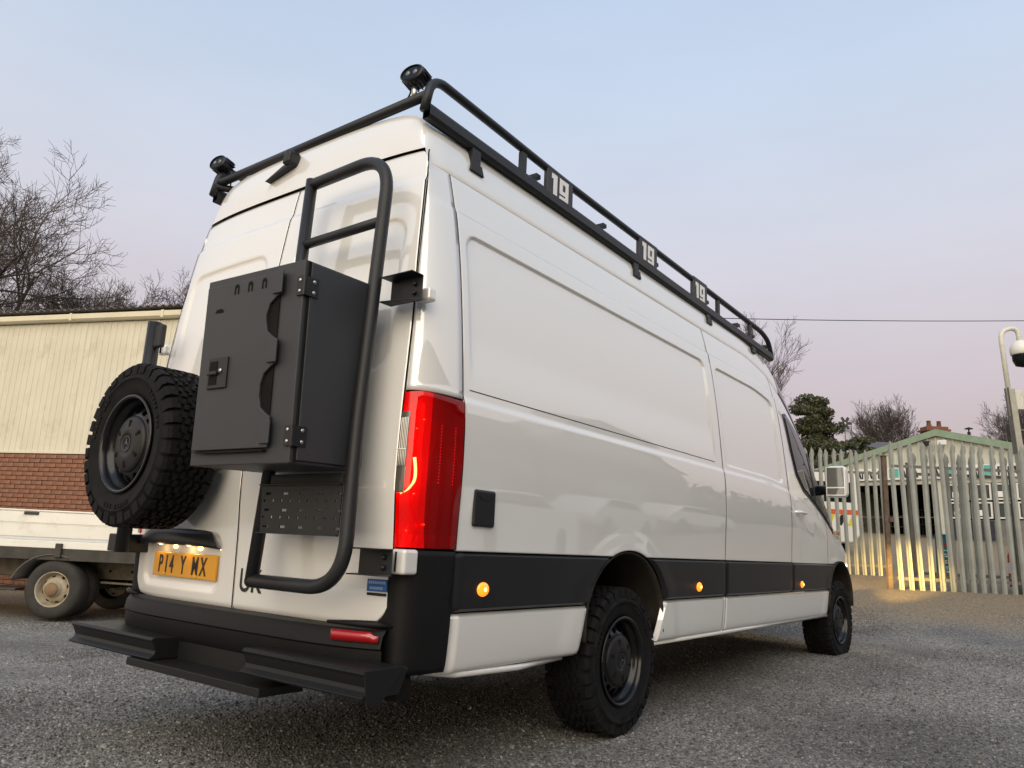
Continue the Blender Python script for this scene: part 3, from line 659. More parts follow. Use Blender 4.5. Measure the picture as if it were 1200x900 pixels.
SPX, SPY, SPZ = -.43, -.225, 1.28
sp = wheel('spare_wheel', Matrix.Translation((SPX, SPY, SPZ)) @ Matrix.Rotation(R(90), 4, 'X') @ Matrix.Rotation(.2, 4, 'Z'), VAN)
# carrier behind the spare
tb = MB().tube([(-.80, -.10, .80), (-.80, -.10, 1.95)], .035, 12); tb.build('spare_carrier', BLACKMETAL, VAN, smooth=True)
MB().box(-.85, -.70, -.115, -.085, 1.81, 1.93).build('carrier_hook', BLACKMETAL, VAN, bevel=.01)
cr_ = MB().tube([(-.80, -.10, 1.28), (-.1, -.07, 1.28)], .025, 10); cr_.tube([(-.43, -.10, 1.28), (-.43, -.2, 1.28)], .05, 12); cr_.build('carrier_arm', BLACKMETAL, VAN, smooth=True)
MB().box(-.99, -.79, -.08, .06, .80, .885).build('carrier_bracket', BLACKMETAL, VAN, bevel=.006)

# ladder -----------------------------------------------------------------
lad = part('ladder', VAN)
def LY(z): return -.150+.062*(z-.73)
XR, XL, ZB, ZT = .808, .322, .738, 2.468
pts = fillet([(XL-.033, LY(ZT), ZT-.012), (XR-.02, LY(ZT), ZT), (XR, LY(1.3), 1.3), (XR+.04, LY(ZB), ZB), (XL-.01, LY(ZB), ZB)], .19, 12)
MB().tube(pts, .0265, 14).build('ladder_frame', BLACKMETAL, lad, smooth=True)
MB().tube([(XL-.0, LY(ZB), ZB-.0), (XL+.0, LY(1.7), 1.7), (XL-.035, LY(ZT), ZT+.010)], .0265, 14).build('ladder_stile', BLACKMETAL, lad, smooth=True)
for z in (2.165,):
    MB().tube([(XL-.018, LY(z), z-.005), (XR-.005, LY(z), z)], .021, 12).build('rung', BLACKMETAL, lad, smooth=True)
# perforated plate
def plate_holes():
    z0, z1, x0, x1 = .925, 1.105, XL+.005, XR-.004; nx, nz = 45, 20; y = LY(1.0)-.02
    def keep(i, j):
        if i in (2, 9, 16) and j % 10 in (3, 4, 5): return False
        if i in (6, 13) and j % 5 == 2: return False
        return True
    P = [[(x0+(x1-x0)*j/nx, y, z0+(z1-z0)*i/nz) for j in range(nx+1)] for i in range(nz+1)]
    o = MB().grid(P, keep).build('perforated_plate', BLACKMETAL, lad, solid=.004)
    MB().box(x0, x1, y-.014, y+.002, z1, z1+.004).build('plate_flange', BLACKMETAL, lad)
    MB().box(x0, x1, y-.010, y+.002, z0-.005, z0).build('plate_flange', BLACKMETAL, lad)
plate_holes()
MB().box(XL+.03, XR-.03, LY(1.13)-.01, LY(1.13)+.01, 1.112, 1.15).build('support_bar', BLACKMETAL, lad, bevel=.003)
# outer brackets: open channels running to the hinges
def channel(z, h, x0, x1, y0, y1):
    b = MB(); t = .005
    b.box(x0, x1, y1-t, y1, z-h, z+h); b.box(x0, x1, y0, y1-t-.001, z+h-t, z+h); b.prism([(x0, y0), (x1-.03, y0+.03), (x1, y1-t-.001), (x0, y1-t-.001)], z-h, z-h+t, lambda a, c, q: (a, c, q))
    b.build('ladder_bracket', BLACKMETAL, lad, bevel=.002)
    bb = MB()
    for dz in (-.018, .018): bb.sphere((x1-.035, y1-t-.006, z+dz), .010, 8, 6)
    bb.build('bracket_bolt', TRIM, lad, smooth=True)
channel(1.865, .052, .825, .994, -.075, -.01)
channel(.838, .048, .80, .968, -.10, -.035)
for z in (1.30, 1.42, 1.62, 1.74):
    MB().box(XR-.055, XR-.03, LY(z)-.012, LY(z)+.012, z-.035, z+.035).build('box_clamp', BLACKMETAL, lad, bevel=.003)

# storage box on the ladder --------------------------------------------
box = part('storage_box', VAN)
BM = Matrix.Translation((.232, -.42, 1.156)) @ Matrix.Rotation(.048, 4, 'Z') @ Matrix.Rotation(.026, 4, 'X')
BW, BD, BH = .562, .345, .729
box.matrix_local = BM
bb = MB().box(0, BW, .004, BD, 0, BH); bb.build('box_body', BOXMETAL, box, bevel=.004)
# front door with scalloped right edge
def door_poly():
    x1 = BW-.105; xin = BW-.172
    P = [(.022, .055), (x1, .055), (x1, .165)]
    def scallop(za, zb):
        out = [(x1-.01, za), (xin+.045, za+.012), (xin+.012, za+.035), (xin, za+.075), (xin, zb-.075), (xin+.014, zb-.035), (xin+.05, zb-.010), (x1, zb)]
        return out
    P += scallop(.165, .355)[1:]; P += [(x1, .445)]; P += scallop(.445, .615)[1:]; P += [(x1, .695), (.022, .695)]
    return P
dp = door_poly()
dg_ = MB().prism(dp, -.012, 0.0, lambda a, c, h: (a, h, c)); fd = dg_.build('box_door', BOXMETAL, box, bevel=.003)
for za, zb in ((.165, .355), (.445, .615)):
    xin = BW-.172; MB().box(xin-.02, BW-.118, -.0005, .003, za+.005, zb-.005).build('door_opening', DARK, box)
for z in (.11, .40, .655):
    MB().box(BW-.14, BW-.09, -.020, -.0125, z-.042, z+.042).build('catch_plate', BOXMETAL, box, bevel=.003)
for x in (.205, .285, .365):
    sl = MB().prism([(x-.013, .645), (x-.013, .675), (x-.006, .684), (x+.006, .684), (x+.013, .675), (x+.013, .645), (x+.006, .645), (x+.006, .67), (x-.006, .67), (x-.006, .645)], -.0135, -.0115, lambda a, c, h: (a, h, c))
    sl.build('vent_slot', DARK, fd)
MB().prism([(.085, .585), (.093, .597), (.12, .600), (.135, .592), (.132, .583)], -.0136, -.0116, lambda a, c, h: (a, h, c)).build('opener_slot', DARK, fd)
MB().prism([(.02, .05), (.44, .05), (.44, .043), (.10, .043)], -.0136, .001, lambda a, c, h: (a, h, c)).build('door_gap', DARK, fd)
lt_ = part('latch', box)
MB().box(.085, .20, -.020, -.0125, .285, .405).build('latch_plate', TRIM, lt_, bevel=.008, segs=3)
MB().box(.098, .145, -.0215, -.0202, .30, .335).build('latch_recess', DARK, lt_)
MB().box(.098, .145, -.0215, -.0202, .352, .39).build('latch_recess', DARK, lt_)
MB().box(.094, .152, -.031, -.0216, .336, .351).build('latch_paddle', TRIM, lt_, bevel=.004)
MB().sphere((.165, -.022, .352), .009, 12, 8, (1, .5, 1)).build('latch_lock', STEEL, lt_, smooth=True)
# side panel, set slightly proud, with two hinges at its front edge
sp_ = MB().box(BW+.0005, BW+.008, .030, BD-.004, .012, BH-.008).build('side_panel', BOXMETAL, box, bevel=.003)
MB().box(BW+.0002, BW+.0045, .020, .0295, .004, BH-.004).build('panel_gap', DARK, box)
for z in (.095, .63):
    hg = MB().box(BW-.028, BW+.0085, -.0035, .0035, z-.035, z+.035); hg.box(BW+.0085, BW+.0125, .0, .062, z-.035, z+.035); hg.tube([(BW+.010, .0, z-.036), (BW+.010, .0, z+.036)], .006, 8)
    h_ = hg.build('hinge', TRIM, box)
    for dz in (-.02, .02):
        MB().sphere((BW-.012, -.004, z+dz), .0075, 10, 6, (1, .45, 1)).build('hinge_bolt', STEEL, box, smooth=True)
        MB().sphere((BW+.013, .042, z+dz), .0075, 10, 6, (.45, 1, 1)).build('hinge_bolt', STEEL, box, smooth=True)

# roof rack ---------------------------------------------------------------
rack = part('roof_rack', VAN)
ZU = lambda y: 2.885-.006*(y-.8); ZL = lambda y: 2.722-.018*(y-1)
for s in (1, -1):
    x = s*.80
    up = fillet([(x, .115, 2.745), (x, .15, 2.925), (x, .45, 2.915), (x, 1.2, 2.888), (x, 4.42, 2.845), (x, 4.60, 2.80), (x, 4.68, 2.665)], .13, 8)
    MB().tube(up, .021, 12).build('upper_rail', BLACKMETAL, rack, smooth=True)
    b = MB(); Y = np.linspace(.13, 4.67, 12)
    rows = []
    for y in Y:
        z = float(ZL(y))+.014; hh, ww = .036, .021
        rows.append([(x-ww, y, z-hh), (x+ww*.5, y, z-hh), (x+ww, y, z-hh*.55), (x+ww, y, z+hh*.55), (x+ww*.5, y, z+hh), (x-ww, y, z+hh), (x-ww, y, z-hh)])
    MB().grid(rows).build('lower_rail', BLACKMETAL, rack, auto=20)
    for y in (.84, 3.42, 4.12):
        u_ = MB().box(x-.012, x+.012, y-.022, y+.022, float(ZL(y))+.03, float(ZU(y))-.005); u_.build('upright', BLACKMETAL, rack, bevel=.003)
    for y in (1.165, 2.21, 3.045):
        sp2 = MB().box(x-.006, x+.020, y-.125, y+.125, float(ZL(y))+.03, float(ZU(y))+.012).build('sign_plate', BOXMETAL, rack, bevel=.003)
        nb = MB(); zc = (float(ZL(y))+float(ZU(y)))/2+.012; X = x+s*.021 if s == 1 else x-.0075
        def stroke(a0, a1, c0, c1): nb.box(min(X, X+s*.0015), max(X, X+s*.0015), y+a0, y+a1, zc+c0, zc+c1)
        k = .058
        stroke(-.072, -.036, -k, k); stroke(-.088, -.0722, k-.03, k)
        stroke(-.012, .075, k-.026, k); stroke(-.012, .018, -.006, k-.0262); stroke(-.012, .045, -.030, -.0062); stroke(.0452, .075, -k, k-.0262); stroke(-.012, .045, -k, -.040)
        nb.build('number_marking', WHITE_MARK, sp2)
    for y in (.46, 2.05, 3.2, 4.15):
        f_ = MB().box(x-.02, x+.02, y-.03, y+.03, 2.60, float(ZL(y))-.02); f_.prism([(-.05, 2.59), (.05, 2.59), (.03, 2.635), (-.03, 2.635)], x-.07, x+.03, lambda a, c, h: (h, y+a, c))
        f_.build('rack_foot', BLACKMETAL, rack, bevel=.003)
for y in (3.25, 3.9, 4.25, 4.62):
    MB().box(-.79, .79, y-.03, y+.03, float(ZL(y))+.09, float(ZL(y))+.115).build('rack_slat', BLACKMETAL, rack, bevel=.003)
for y in (1.0, 1.7, 2.4):
    MB().box(-.79, .79, y-.02, y+.02, float(ZL(y))+.09, float(ZL(y))+.115).build('rack_slat', BLACKMETAL, rack, bevel=.003)
MB().tube([(-.79, .14, 2.825), (.79, .14, 2.835)], .023, 12).build('rear_crossbar', BLACKMETAL, rack, smooth=True)
MB().tube([(-.80, .12, 2.80), (-.62, .30, 2.78)], .02, 10).build('corner_stay', BLACKMETAL, rack, smooth=True)
MB().prism([(-.10, 2.71), (-.045, 2.71), (-.035, 2.765), (-.05, 2.785), (-.08, 2.785)], .05, .12, lambda a, c, h: (a, h, c)).build('reversing_camera', TRIM, rack, bevel=.012, segs=3)
MB().prism([(-.25, 2.665), (-.11, 2.715), (-.05, 2.71), (-.11, 2.695)], .07, .11, lambda a, c, h: (a, h, c)).build('camera_bracket', TRIM, rack)
for x, z in ((.70, 2.955), (-.80, 2.94)):
    wl = part('work_lamp', rack)
    M = Matrix.Translation((x, .14, z)) @ Matrix.Rotation(R(8), 4, 'Z') @ Matrix.Rotation(R(80), 4, 'X')
    f3 = lambda a, c, h: tuple(M @ Vector((a, c*.72, h)))
    MB().lathe([(.0, -.05), (.04, -.05), (.05, -.02), (.062, .0), (.062, .028), (.054, .033), (.052, .024), (.0, .024)], 28, f3).build('lamp_housing', TRIM, wl, auto=40)
    fn = MB()
    for k in range(16): a = k*math.pi/8; fn.box(-.003, .003, .045, .066, -.045, .012, M @ Matrix.Diagonal((1, .72, 1, 1)) @ Matrix.Rotation(a, 4, 'Z'))
    fn.build('cooling_fins', TRIM, wl)
    MB().lathe([(.0, .0265), (.05, .0265)], 24, f3).build('lamp_glass', GLASS, wl)
    for k in (-.02, .02): MB().sphere(tuple(M @ Vector((k, 0, .026))), .014, 10, 6, (1, .5, 1)).build('lamp_bulb', mat('lamp_lens', (.12, .12, .13), .1, coat=1), wl, smooth=True)
    MB().tube([(x, .14, z-.035), (x+.01, .14, 2.84)], .013, 8).build('lamp_bracket', STEEL if x > 0 else TRIM, wl, smooth=True)
    MB().tube(fillet([(x+.03, .16, z-.02), (x+.075, .17, z-.06), (x+.07, .17, 2.74)] if x < 0 else [(x-.03, .16, z-.02), (x-.06, .17, z-.07), (x-.1, .15, 2.84)], .03), .004, 6).build('lamp_cable', TRIM, wl, smooth=True)
# dipped headlamp beam that lights the fence
for s in (1, -1):
    l = bpy.data.lights.new('headlight_beam', 'SPOT'); l.energy = 2300; l.color = (1, .64, .16); l.spot_size = R(15); l.spot_blend = 1; l.shadow_soft_size = .05
    lo = bpy.data.objects.new('headlight_beam', l); COL.objects.link(lo); lo.location = (s*.72, 7.0, .86); lo.parent = VAN
    lo.rotation_euler = (Vector((s*.72, 7.0, .86))-Vector((s*.42+.12, 12.2, .70))).to_track_quat('Z', 'Y').to_euler()
# ------------------------------------------------------------------ bare trees
BARK = mat('bark', (.085, .07, .057), .9, bump=.4, bscale=30, var=.3, vscale=6)
TWIG = mat('twig', (.07, .056, .049), .9, var=.2, vscale=2)
def bare_tree(name, label, x, y, z, height, lean, seed, spread=1.0, levels=5, r0=.16, group=None, kids=(7, 7, 6, 5), trunk_frac=.34, up=.35, minr=.008):
    rg = np.random.default_rng(seed); T = thing(name, label, 'tree', group, (x, y, z))
    tm, bmid, tw = MB(), MB(), MB()
    def grow(p, d, L, r, lv):
        n = 6 if lv < 2 else (5 if lv < 4 else 3); pts = [p]; dirs = [d]
        wob = .07 if lv == 0 else .13
        for i in range(n):
            d = d+rg.normal(0, wob, 3)+np.array([0, 0, up*.22 if lv else 0]); d /= np.linalg.norm(d)
            p = p+d*L/n; pts.append(p); dirs.append(d)
        rr = np.linspace(r, max(r*.45, minr*.6), n+1)
        (tm if lv == 0 else bmid if lv < 3 else tw).tube(pts, list(rr), 7 if lv == 0 else 5 if lv < 3 else 3, caps=False)
        if lv >= levels: return
        k = kids[min(lv, len(kids)-1)]
        for j in range(k):
            t = (trunk_frac if lv == 0 else .22)+(1-(trunk_frac if lv == 0 else .22))*(j+rg.random()*.8)/k; t = min(t, .99)
            i = int(t*n); q = pts[i]+(pts[i+1]-pts[i])*(t*n-i); dd = dirs[i+1]
            ph = rg.random()*6.283; a = np.cross(dd, [.3, .2, .9]); a /= np.linalg.norm(a); b = np.cross(dd, a)
            ang = (.55+.5*rg.random())*spread; nd = dd*math.cos(ang)+(a*math.cos(ph)+b*math.sin(ph))*math.sin(ang)
            sc = (.62-.22*t+.12*rg.random()) if lv else (.75-.35*t+.1*rg.random())
            grow(q, nd/np.linalg.norm(nd), L*sc, max(rr[i]*(.62 if lv else .55), minr), lv+1)
    d0 = np.array([lean[0], lean[1], 1.]); d0 /= np.linalg.norm(d0)
    grow(np.zeros(3), d0, height*.62, r0, 0)
    tm.build('trunk', BARK, T, smooth=True, fix=False); c = part('crown', T)
    bmid.build('branches', BARK, c, smooth=True, fix=False)['kind'] = 'stuff'
    tw.build('twigs', TWIG, c, fix=False)['kind'] = 'stuff'
    return T
for (ta, d, h, lean, seed, r0, lab) in ((-16.0, 22.5, 12.8, (.14, .0), 3, .21, 'tallest bare tree rising above the left end of the cream shed roof'),
                                    (-14.6, 24, 10.6, (.26, .05), 12, .17, 'bare tree with long arching limbs behind the middle of the cream shed'),
                                    (-12.9, 22, 8.9, (.36, .05), 5, .15, 'lowest bare tree spreading over the shed roof towards the van')):
    x, y = bgp(ta, d); bare_tree('bare_tree', lab, x, y, -.3, h, lean, seed, .95, 5, r0, None, kids=(10, 7, 6, 5, 5), up=.3, minr=.006)
x, y = bgp(24.4, 50); bare_tree('bare_tree', 'round bare tree standing behind the gable ridge left of the chimney', x, y, 3.2, 8.3, (0, 0), 21, .62, 5, .12, None, kids=(14, 8, 5, 4, 3), trunk_frac=.12, up=.45, minr=.008)
x, y = bgp(34.9, 52); bare_tree('bare_tree', 'wide bare tree at the right edge behind the camera pole', x, y, 3.2, 9.0, (.05, 0), 33, .75, 5, .12, None, kids=(14, 8, 5, 4, 3), trunk_frac=.12, up=.4, minr=.008)
x, y = bgp(9.1, 30); bare_tree('bare_tree', 'thin bare tree partly hidden by the van cab and roof rack', x, y, 1.5, 8.8, (.02, 0), 44, .5, 5, .08, None, kids=(7, 6, 5, 4, 3), up=.35, minr=.005)

def evergreen(name, label, x, y, z, h, wid, seed, tiers=9, n=9000, low=.12):
    rg = np.random.default_rng(seed); T = thing(name, label, 'tree', None, (x, y, z)); tr = MB()
    tr.tube([(0, 0, 0), (.1, 0, h*.5), (0, .05, h*.92)], [.16, .12, .04], 8)
    cl = []
    for k in range(tiers):
        t = k/(tiers-1); zz = h*(low+(1-low)*t*.97); rad = wid*(1-.6*t**2)*(.7+.45*rg.random())
        for j in range(int(5+6*(1-t))):
            a = rg.random()*6.283; r_ = rad*(.35+.65*rg.random()); c = np.array([r_*math.cos(a), r_*math.sin(a), zz+rg.normal(0, h*.025)]); cl.append((c, .34*wid*(.6+.6*rg.random())))
            tr.tube([(0, 0, zz-.25), tuple(c)], [.035, .012], 4)
    tr.build('trunk', BARK, T, fix=False)
    C = np.array([c for c, r in cl]); Rr = np.array([r for c, r in cl]); idx = rg.integers(0, len(cl), n)
    off = rg.normal(0, 1, (n, 3)); off /= np.linalg.norm(off, axis=1)[:, None]; off *= (rg.random(n)**.45)[:, None]
    P = C[idx]+off*Rr[idx][:, None]*np.array([1, 1, .5]); s = .03+.045*rg.random(n)
    a = rg.normal(0, 1, (n, 3)); a /= np.linalg.norm(a, axis=1)[:, None]; b = np.cross(a, rg.normal(0, 1, (n, 3))); b /= np.linalg.norm(b, axis=1)[:, None]
    V = np.stack([P-a*s[:, None]*1.5, P-b*s[:, None]*.6, P+a*s[:, None]*1.5, P+b*s[:, None]*.6], 1).reshape(-1, 3)
    m_ = bpy.data.materials.get('evergreen_leaf')
    if not m_:
        m_ = mat('evergreen_leaf', (.032, .05, .022), .6); t = m_.node_tree
        g = t.nodes.new('ShaderNodeNewGeometry'); cr = t.nodes.new('ShaderNodeValToRGB'); cr.color_ramp.elements[0].color = (.020, .026, .012, 1); cr.color_ramp.elements[1].color = (.085, .09, .035, 1)
        t.links.new(g.outputs['Random Per Island'], cr.inputs[0]); t.links.new(cr.outputs[0], t.nodes['Principled BSDF'].inputs['Base Color'])
    o = MB(); o.v = [tuple(v) for v in V]; o.f = [(4*i, 4*i+1, 4*i+2, 4*i+3) for i in range(n)]
    f = o.build('crown', m_, T, fix=False); f['kind'] = 'stuff'; return T
x, y = bgp(14.05, 35); evergreen('evergreen_tree', 'dark evergreen tree with tiered foliage right of the van cab', x, y, 2.0, 6.1, 1.65, 5, 13, 60000)
x, y = bgp(16.6, 37.5); evergreen('evergreen_bush', 'low dark evergreen bush between the tall evergreen and the gable roof', x, y, 2.4, 4.2, 1.3, 8, 6, 12000)
x, y = bgp(18.0, 38.5); evergreen('evergreen_bush', 'dark evergreen bush rising just above the left slope of the green roof', x, y, 2.6, 4.5, 1.25, 9, 6, 12000)

# ------------------------------------------------------------------ cream shed on the left
CREAM = mat('cream_cladding', (.56, .535, .43), .55, var=.07, vscale=1.2, dirt=(.44, .395, .28), dscale=2.2, dlo=.52, dhi=.8)
BRICK = mat('red_brick', (.20, .092, .055), .85, bump=.4, bscale=90, var=.3, vscale=9, dirt=(.22, .135, .10), dscale=6, dlo=.55, dhi=.8)
MORTAR = mat('mortar', (.22, .15, .115), .95, bump=.3, bscale=80, var=.15)
shed = thing('shed', 'long cream clad shed on a brick base behind the dropside truck', 'building', None, (-12.72, 3.13, 0), math.atan2(1.40, 3.55))
CW = 1.0
def cladding(L, z0, z1, pitch=.125):
    P = []; x = 0
    while x < L-.01:
        P += [(x, 0), (x+pitch-.045, 0), (x+pitch-.036, -.012), (x+pitch-.012, -.012), (x+pitch-.003, 0)]; x += pitch
    P.append((L, 0))
    return MB().grid([[(a, b, z) for a, b in P] for z in (z0, z1)])
cm = None
for k in range(17):
    if cm is None: o = cladding(CW, 2.12, 4.40).build('cladding_sheet', CREAM, shed, fix=False); cm = o.data
    else: o = bpy.data.objects.new('cladding_sheet', cm); COL.objects.link(o); o.parent = shed
    o.location = (-5+k*CW, (k % 2)*.002, 0)
MB().box(-5, 12, .035, .25, 2.09, 4.45).build('wall_core', CREAM, shed)
MB().box(-5, 12, .05, .27, -.6, 2.09).build('brick_wall', MORTAR, shed)
MB().box(-5, 12, -.025, .04, 2.085, 2.12).build('drip_flashing', CREAM, shed)
rows = []
for y, z in ((.02, 4.53), (-.13, 4.53), (-.14, 4.515), (-.135, 4.44), (-.09, 4.415), (.02, 4.415)): rows.append([(-5, y, z), (12, y, z)])
MB().grid(rows).build('gutter', mat('gutter_cream', (.62, .57, .42), .45, var=.05), shed)
for k in range(9): MB().box(-4+k*1.9, -3.95+k*1.9, -.147, .0, 4.41, 4.54).build('gutter_bracket', MATS['gutter_cream'], shed)
P = np.linspace(-5.0, 12, 680); rows = []
for y in (-.17, 6.0): rows.append(np.stack([P, np.full_like(P, y), 4.60+.022*np.sin(P*2*math.pi/.15)+(y+.1)*.08], 1))
MB().grid(rows).build('roof_sheet', mat('old_roof_sheet', (.09, .08, .07), .8, var=.2), shed, smooth=True, solid=.008)
MB().box(-5, 12, 12.0, 12.2, -.6, 5.0).build('back_wall', CREAM, shed)
for x in (-5, 11.8): MB().box(x, x+.2, .3, 11.9, -.6, 4.45).build('end_wall', CREAM, shed)
rows = []
for y in (6.0, 12.3): rows.append(np.stack([P[::4], np.full_like(P[::4], y), 5.058-(y-6)*.08+.022*np.sin(P[::4]*2*math.pi/.15)], 1))
MB().grid(rows).build('roof_sheet', MATS['old_roof_sheet'], shed, solid=.008)
bmesh_ = None; cnt = 0
for c in range(14):
    for k in range(15):
        x = -.55+k*.225+(.1125 if c % 2 else 0); z = 1.03+c*.075
        if bmesh_ is None: o = MB().box(0, .214, 0, .07, 0, .064).build('brick', BRICK, shed); bmesh_ = o.data
        else: o = bpy.data.objects.new('brick', bmesh_); COL.objects.link(o); o.parent = shed
        o.location = (x, -.012+random.uniform(-.003, .003), z); o.rotation_euler = (0, 0, random.uniform(-.012, .012))
rest = MB()
for c in range(34):
    for k in range(-20, 52):
        if 0 <= k < 15 and c >= 20: continue
        x = -.55+k*.225+(.1125 if c % 2 else 0); z = 1.03+(c-20)*.075
        if x > 9 or x < -5: continue
        rest.box(x, x+.214, -.012, .058, z, z+.064)
o = rest.build('brickwork', BRICK, shed, fix=False); o['kind'] = 'stuff'
# floodlight
fl_ = thing('floodlight', 'small cream security floodlight with looped cable on the shed wall', 'light', None, (-10.884, 4.046, 3.86), math.atan2(1.40, 3.55))
FC = mat('floodlight_cream', (.62, .58, .45), .5)
MB().box(-.09, .10, -.17, -.06, -.03, .08).build('lamp_head', FC, fl_, bevel=.012)
MB().box(-.07, .08, -.176, -.1701, -.015, .065).build('lamp_glass', GLASS2, fl_)
MB().box(.13, .19, -.13, -.06, -.03, .03).build('sensor', TRIM, fl_, bevel=.012)
MB().box(-.02, .16, -.10, -.03, -.10, -.045).build('bracket', FC, fl_, bevel=.008)
MB().tube(fillet([(-.08, -.03, .22), (-.19, -.04, .17), (-.20, -.04, -.12), (-.08, -.05, -.20), (.0, -.05, -.07)], .08), .008, 6).build('cable', TRIM, fl_, smooth=True)
MB().box(-.12, -.06, -.06, -.02, .19, .25).build('junction_box', FC, fl_, bevel=.006)

# ------------------------------------------------------------------ dropside truck
TRUCKW = mat('truck_white', (.72, .71, .65), .45, coat=.3, var=.05, vscale=3, dirt=(.45, .40, .30), dscale=3.5, dlo=.56, dhi=.8)
TRUCKD = mat('truck_chassis', (.045, .042, .036), .8, var=.3, vscale=8)
TRUCKB = mat('muddy_chassis', (.15, .13, .095), .9, var=.3, vscale=10)
truck = thing('dropside_truck', 'white dropside truck with twin rear wheels parked in front of the shed', 'truck', None, (-6.76, 2.20, -.165), YAW)
for k, (z0, z1, y) in enumerate(((.915, 1.075, -.035), (.905, .9145, -.02), (1.075, 1.215, -.05))):
    MB().box(-4.6, 1.25, y, .0, z0+.005, z1-.001).build('side_board', TRUCKW, truck, bevel=.008)
MB().box(-4.6, 1.25, -.06, .02, 1.2155, 1.235).build('board_cap', TRUCKW, truck, bevel=.006)
MB().box(-4.6, 1.25, -.02, 2.0, .80, .885).build('load_bed', TRUCKW, truck, bevel=.006)
MB().box(-4.6, 1.25, -.015, 2.0, .665, .797).build('side_rail', TRUCKD, truck, bevel=.006)
MB().box(1.25, 1.28, -.04, 2.0, .81, 1.22).build('tail_board', TRUCKW, truck, bevel=.006)
MB().box(-4.63, -4.6, -.04, 2.0, .81, 1.5).build('headboard', TRUCKW, truck, bevel=.006)
MB().box(-4.6, 1.25, 1.95, 2.0, .89, 1.22).build('side_board', TRUCKW, truck, bevel=.006)
for x in (-.02, -2.1): MB().box(x, x+.075, -.055, -.02, .70, .86).build('side_catch', TRUCKD, truck, bevel=.008)
for x in (-.44,): MB().box(x, x+.17, -.066, -.0501, 1.175, 1.21).build('board_latch', TRUCKD, truck, bevel=.005)
for y in (.62, 1.38):
    b = MB().box(-6, 1.2, y-.035, y+.035, .44, .64)
    b.build('chassis_rail', TRUCKB, truck, bevel=.01)
for x in (.35, .62, .95): MB().lathe([(.0, 0), (.018, 0)], 10, lambda a, c, h, x=x: (x+a, .584, .54+c)).build('rail_hole', DARK, truck)
MB().tube([(.4, .3, .42), (1.2, .3, .40)], .014, 8).build('tie_rod', TRUCKB, truck, smooth=True)
MB().box(.85, 1.15, .25, .55, .40, .58).build('tail_bracket', TRUCKB, truck, bevel=.01)
# mudguard
rows = []
for y in (-.03, .55): rows.append([(.46*math.cos(t)-.04, y, .335+.40*math.sin(t)) for t in np.linspace(2.9, 1.15, 18)])
MB().grid(rows).build('mudguard', mat('mudguard_grey', (.10, .10, .095), .6), truck, smooth=True, solid=.01)
MB().box(-.85, -.46, .05, .4, .30, .33).build('step_bar', TRUCKD, truck, bevel=.01)
TT = MB().lathe([(.19, 0), (.21, -.015), (.27, -.022), (.315, -.008), (.335, .03), (.337, .17), (.315, .205), (.27, .22), (.2, .2)], 56, lambda a, c, h: (a, h, c)).mesh('tyre', mat('dusty_rubber', (.03, .028, .025), .85, var=.25, vscale=10), True)
rimb = MB().lathe([(.198, .0), (.205, -.008), (.192, -.008), (.186, .01), (.178, .07), (.168, .085)], 48, lambda a, c, h: (a, h, c))
n_ = 8*6; rr_ = [.168, .158, .138, .128, .10]; hh_ = [.085, .075, .055, .045, .035]
rimb.grid([[(r_*math.cos(2*math.pi*j/n_), h_, r_*math.sin(2*math.pi*j/n_)) for j in range(n_+1)] for r_, h_ in zip(rr_, hh_)], keep=lambda i, j: not (i == 1 and j % 6 in (1, 2)))
rimb.lathe([(.10, .035), (.085, .02), (.08, -.02), (.06, -.035), (.0, -.035)], 32, lambda a, c, h: (a, h, c))
RMM = rimb.mesh('rim', mat('dusty_steel_rim', (.36, .32, .24), .6, var=.15, vscale=14, dirt=(.2, .14, .08), dscale=9), True)
HBM = MB().lathe([(.079, .03), (.079, -.025), (.058, -.04), (.0, -.04)], 24, lambda a, c, h: (a, h, c)).mesh('hub', mat('rusty_hub', (.20, .13, .07), .8, var=.2, vscale=20), True)
for x in (0, -3.9):
    for y in (0, .24, 1.6, 1.84):
        if x < -1 and y in (.24, 1.6): continue
        wv = part('wheel', truck); wv.location = (x, y, .337)
        if y > 1: wv.rotation_euler = (0, 0, math.pi)
        for nm, me in (('tyre', TT), ('rim', RMM), ('hub', HBM)):
            if nm == 'hub' and y in (.24, 1.6): continue
            o = bpy.data.objects.new(nm, me); COL.objects.link(o); o.parent = wv
MB().tube([(0, .2, .337), (0, 1.7, .337)], .06, 10).build('axle', TRUCKD, truck, smooth=True)
# cab, outside the left edge of the picture
cabp = [(-6.2, .45), (-6.15, .95), (-5.75, 1.15), (-5.25, 1.75), (-4.72, 1.8), (-4.68, .45)]
MB().prism(cabp, .05, 1.95, lambda a, c, h: (a, h, c)).build('cab', TRUCKW, truck, bevel=.06, segs=3)
MB().prism([(-5.62, 1.2), (-5.22, 1.66), (-4.9, 1.68), (-4.9, 1.2)], .035, .0495, lambda a, c, h: (a, h, c)).build('cab_window', GLASS, truck)

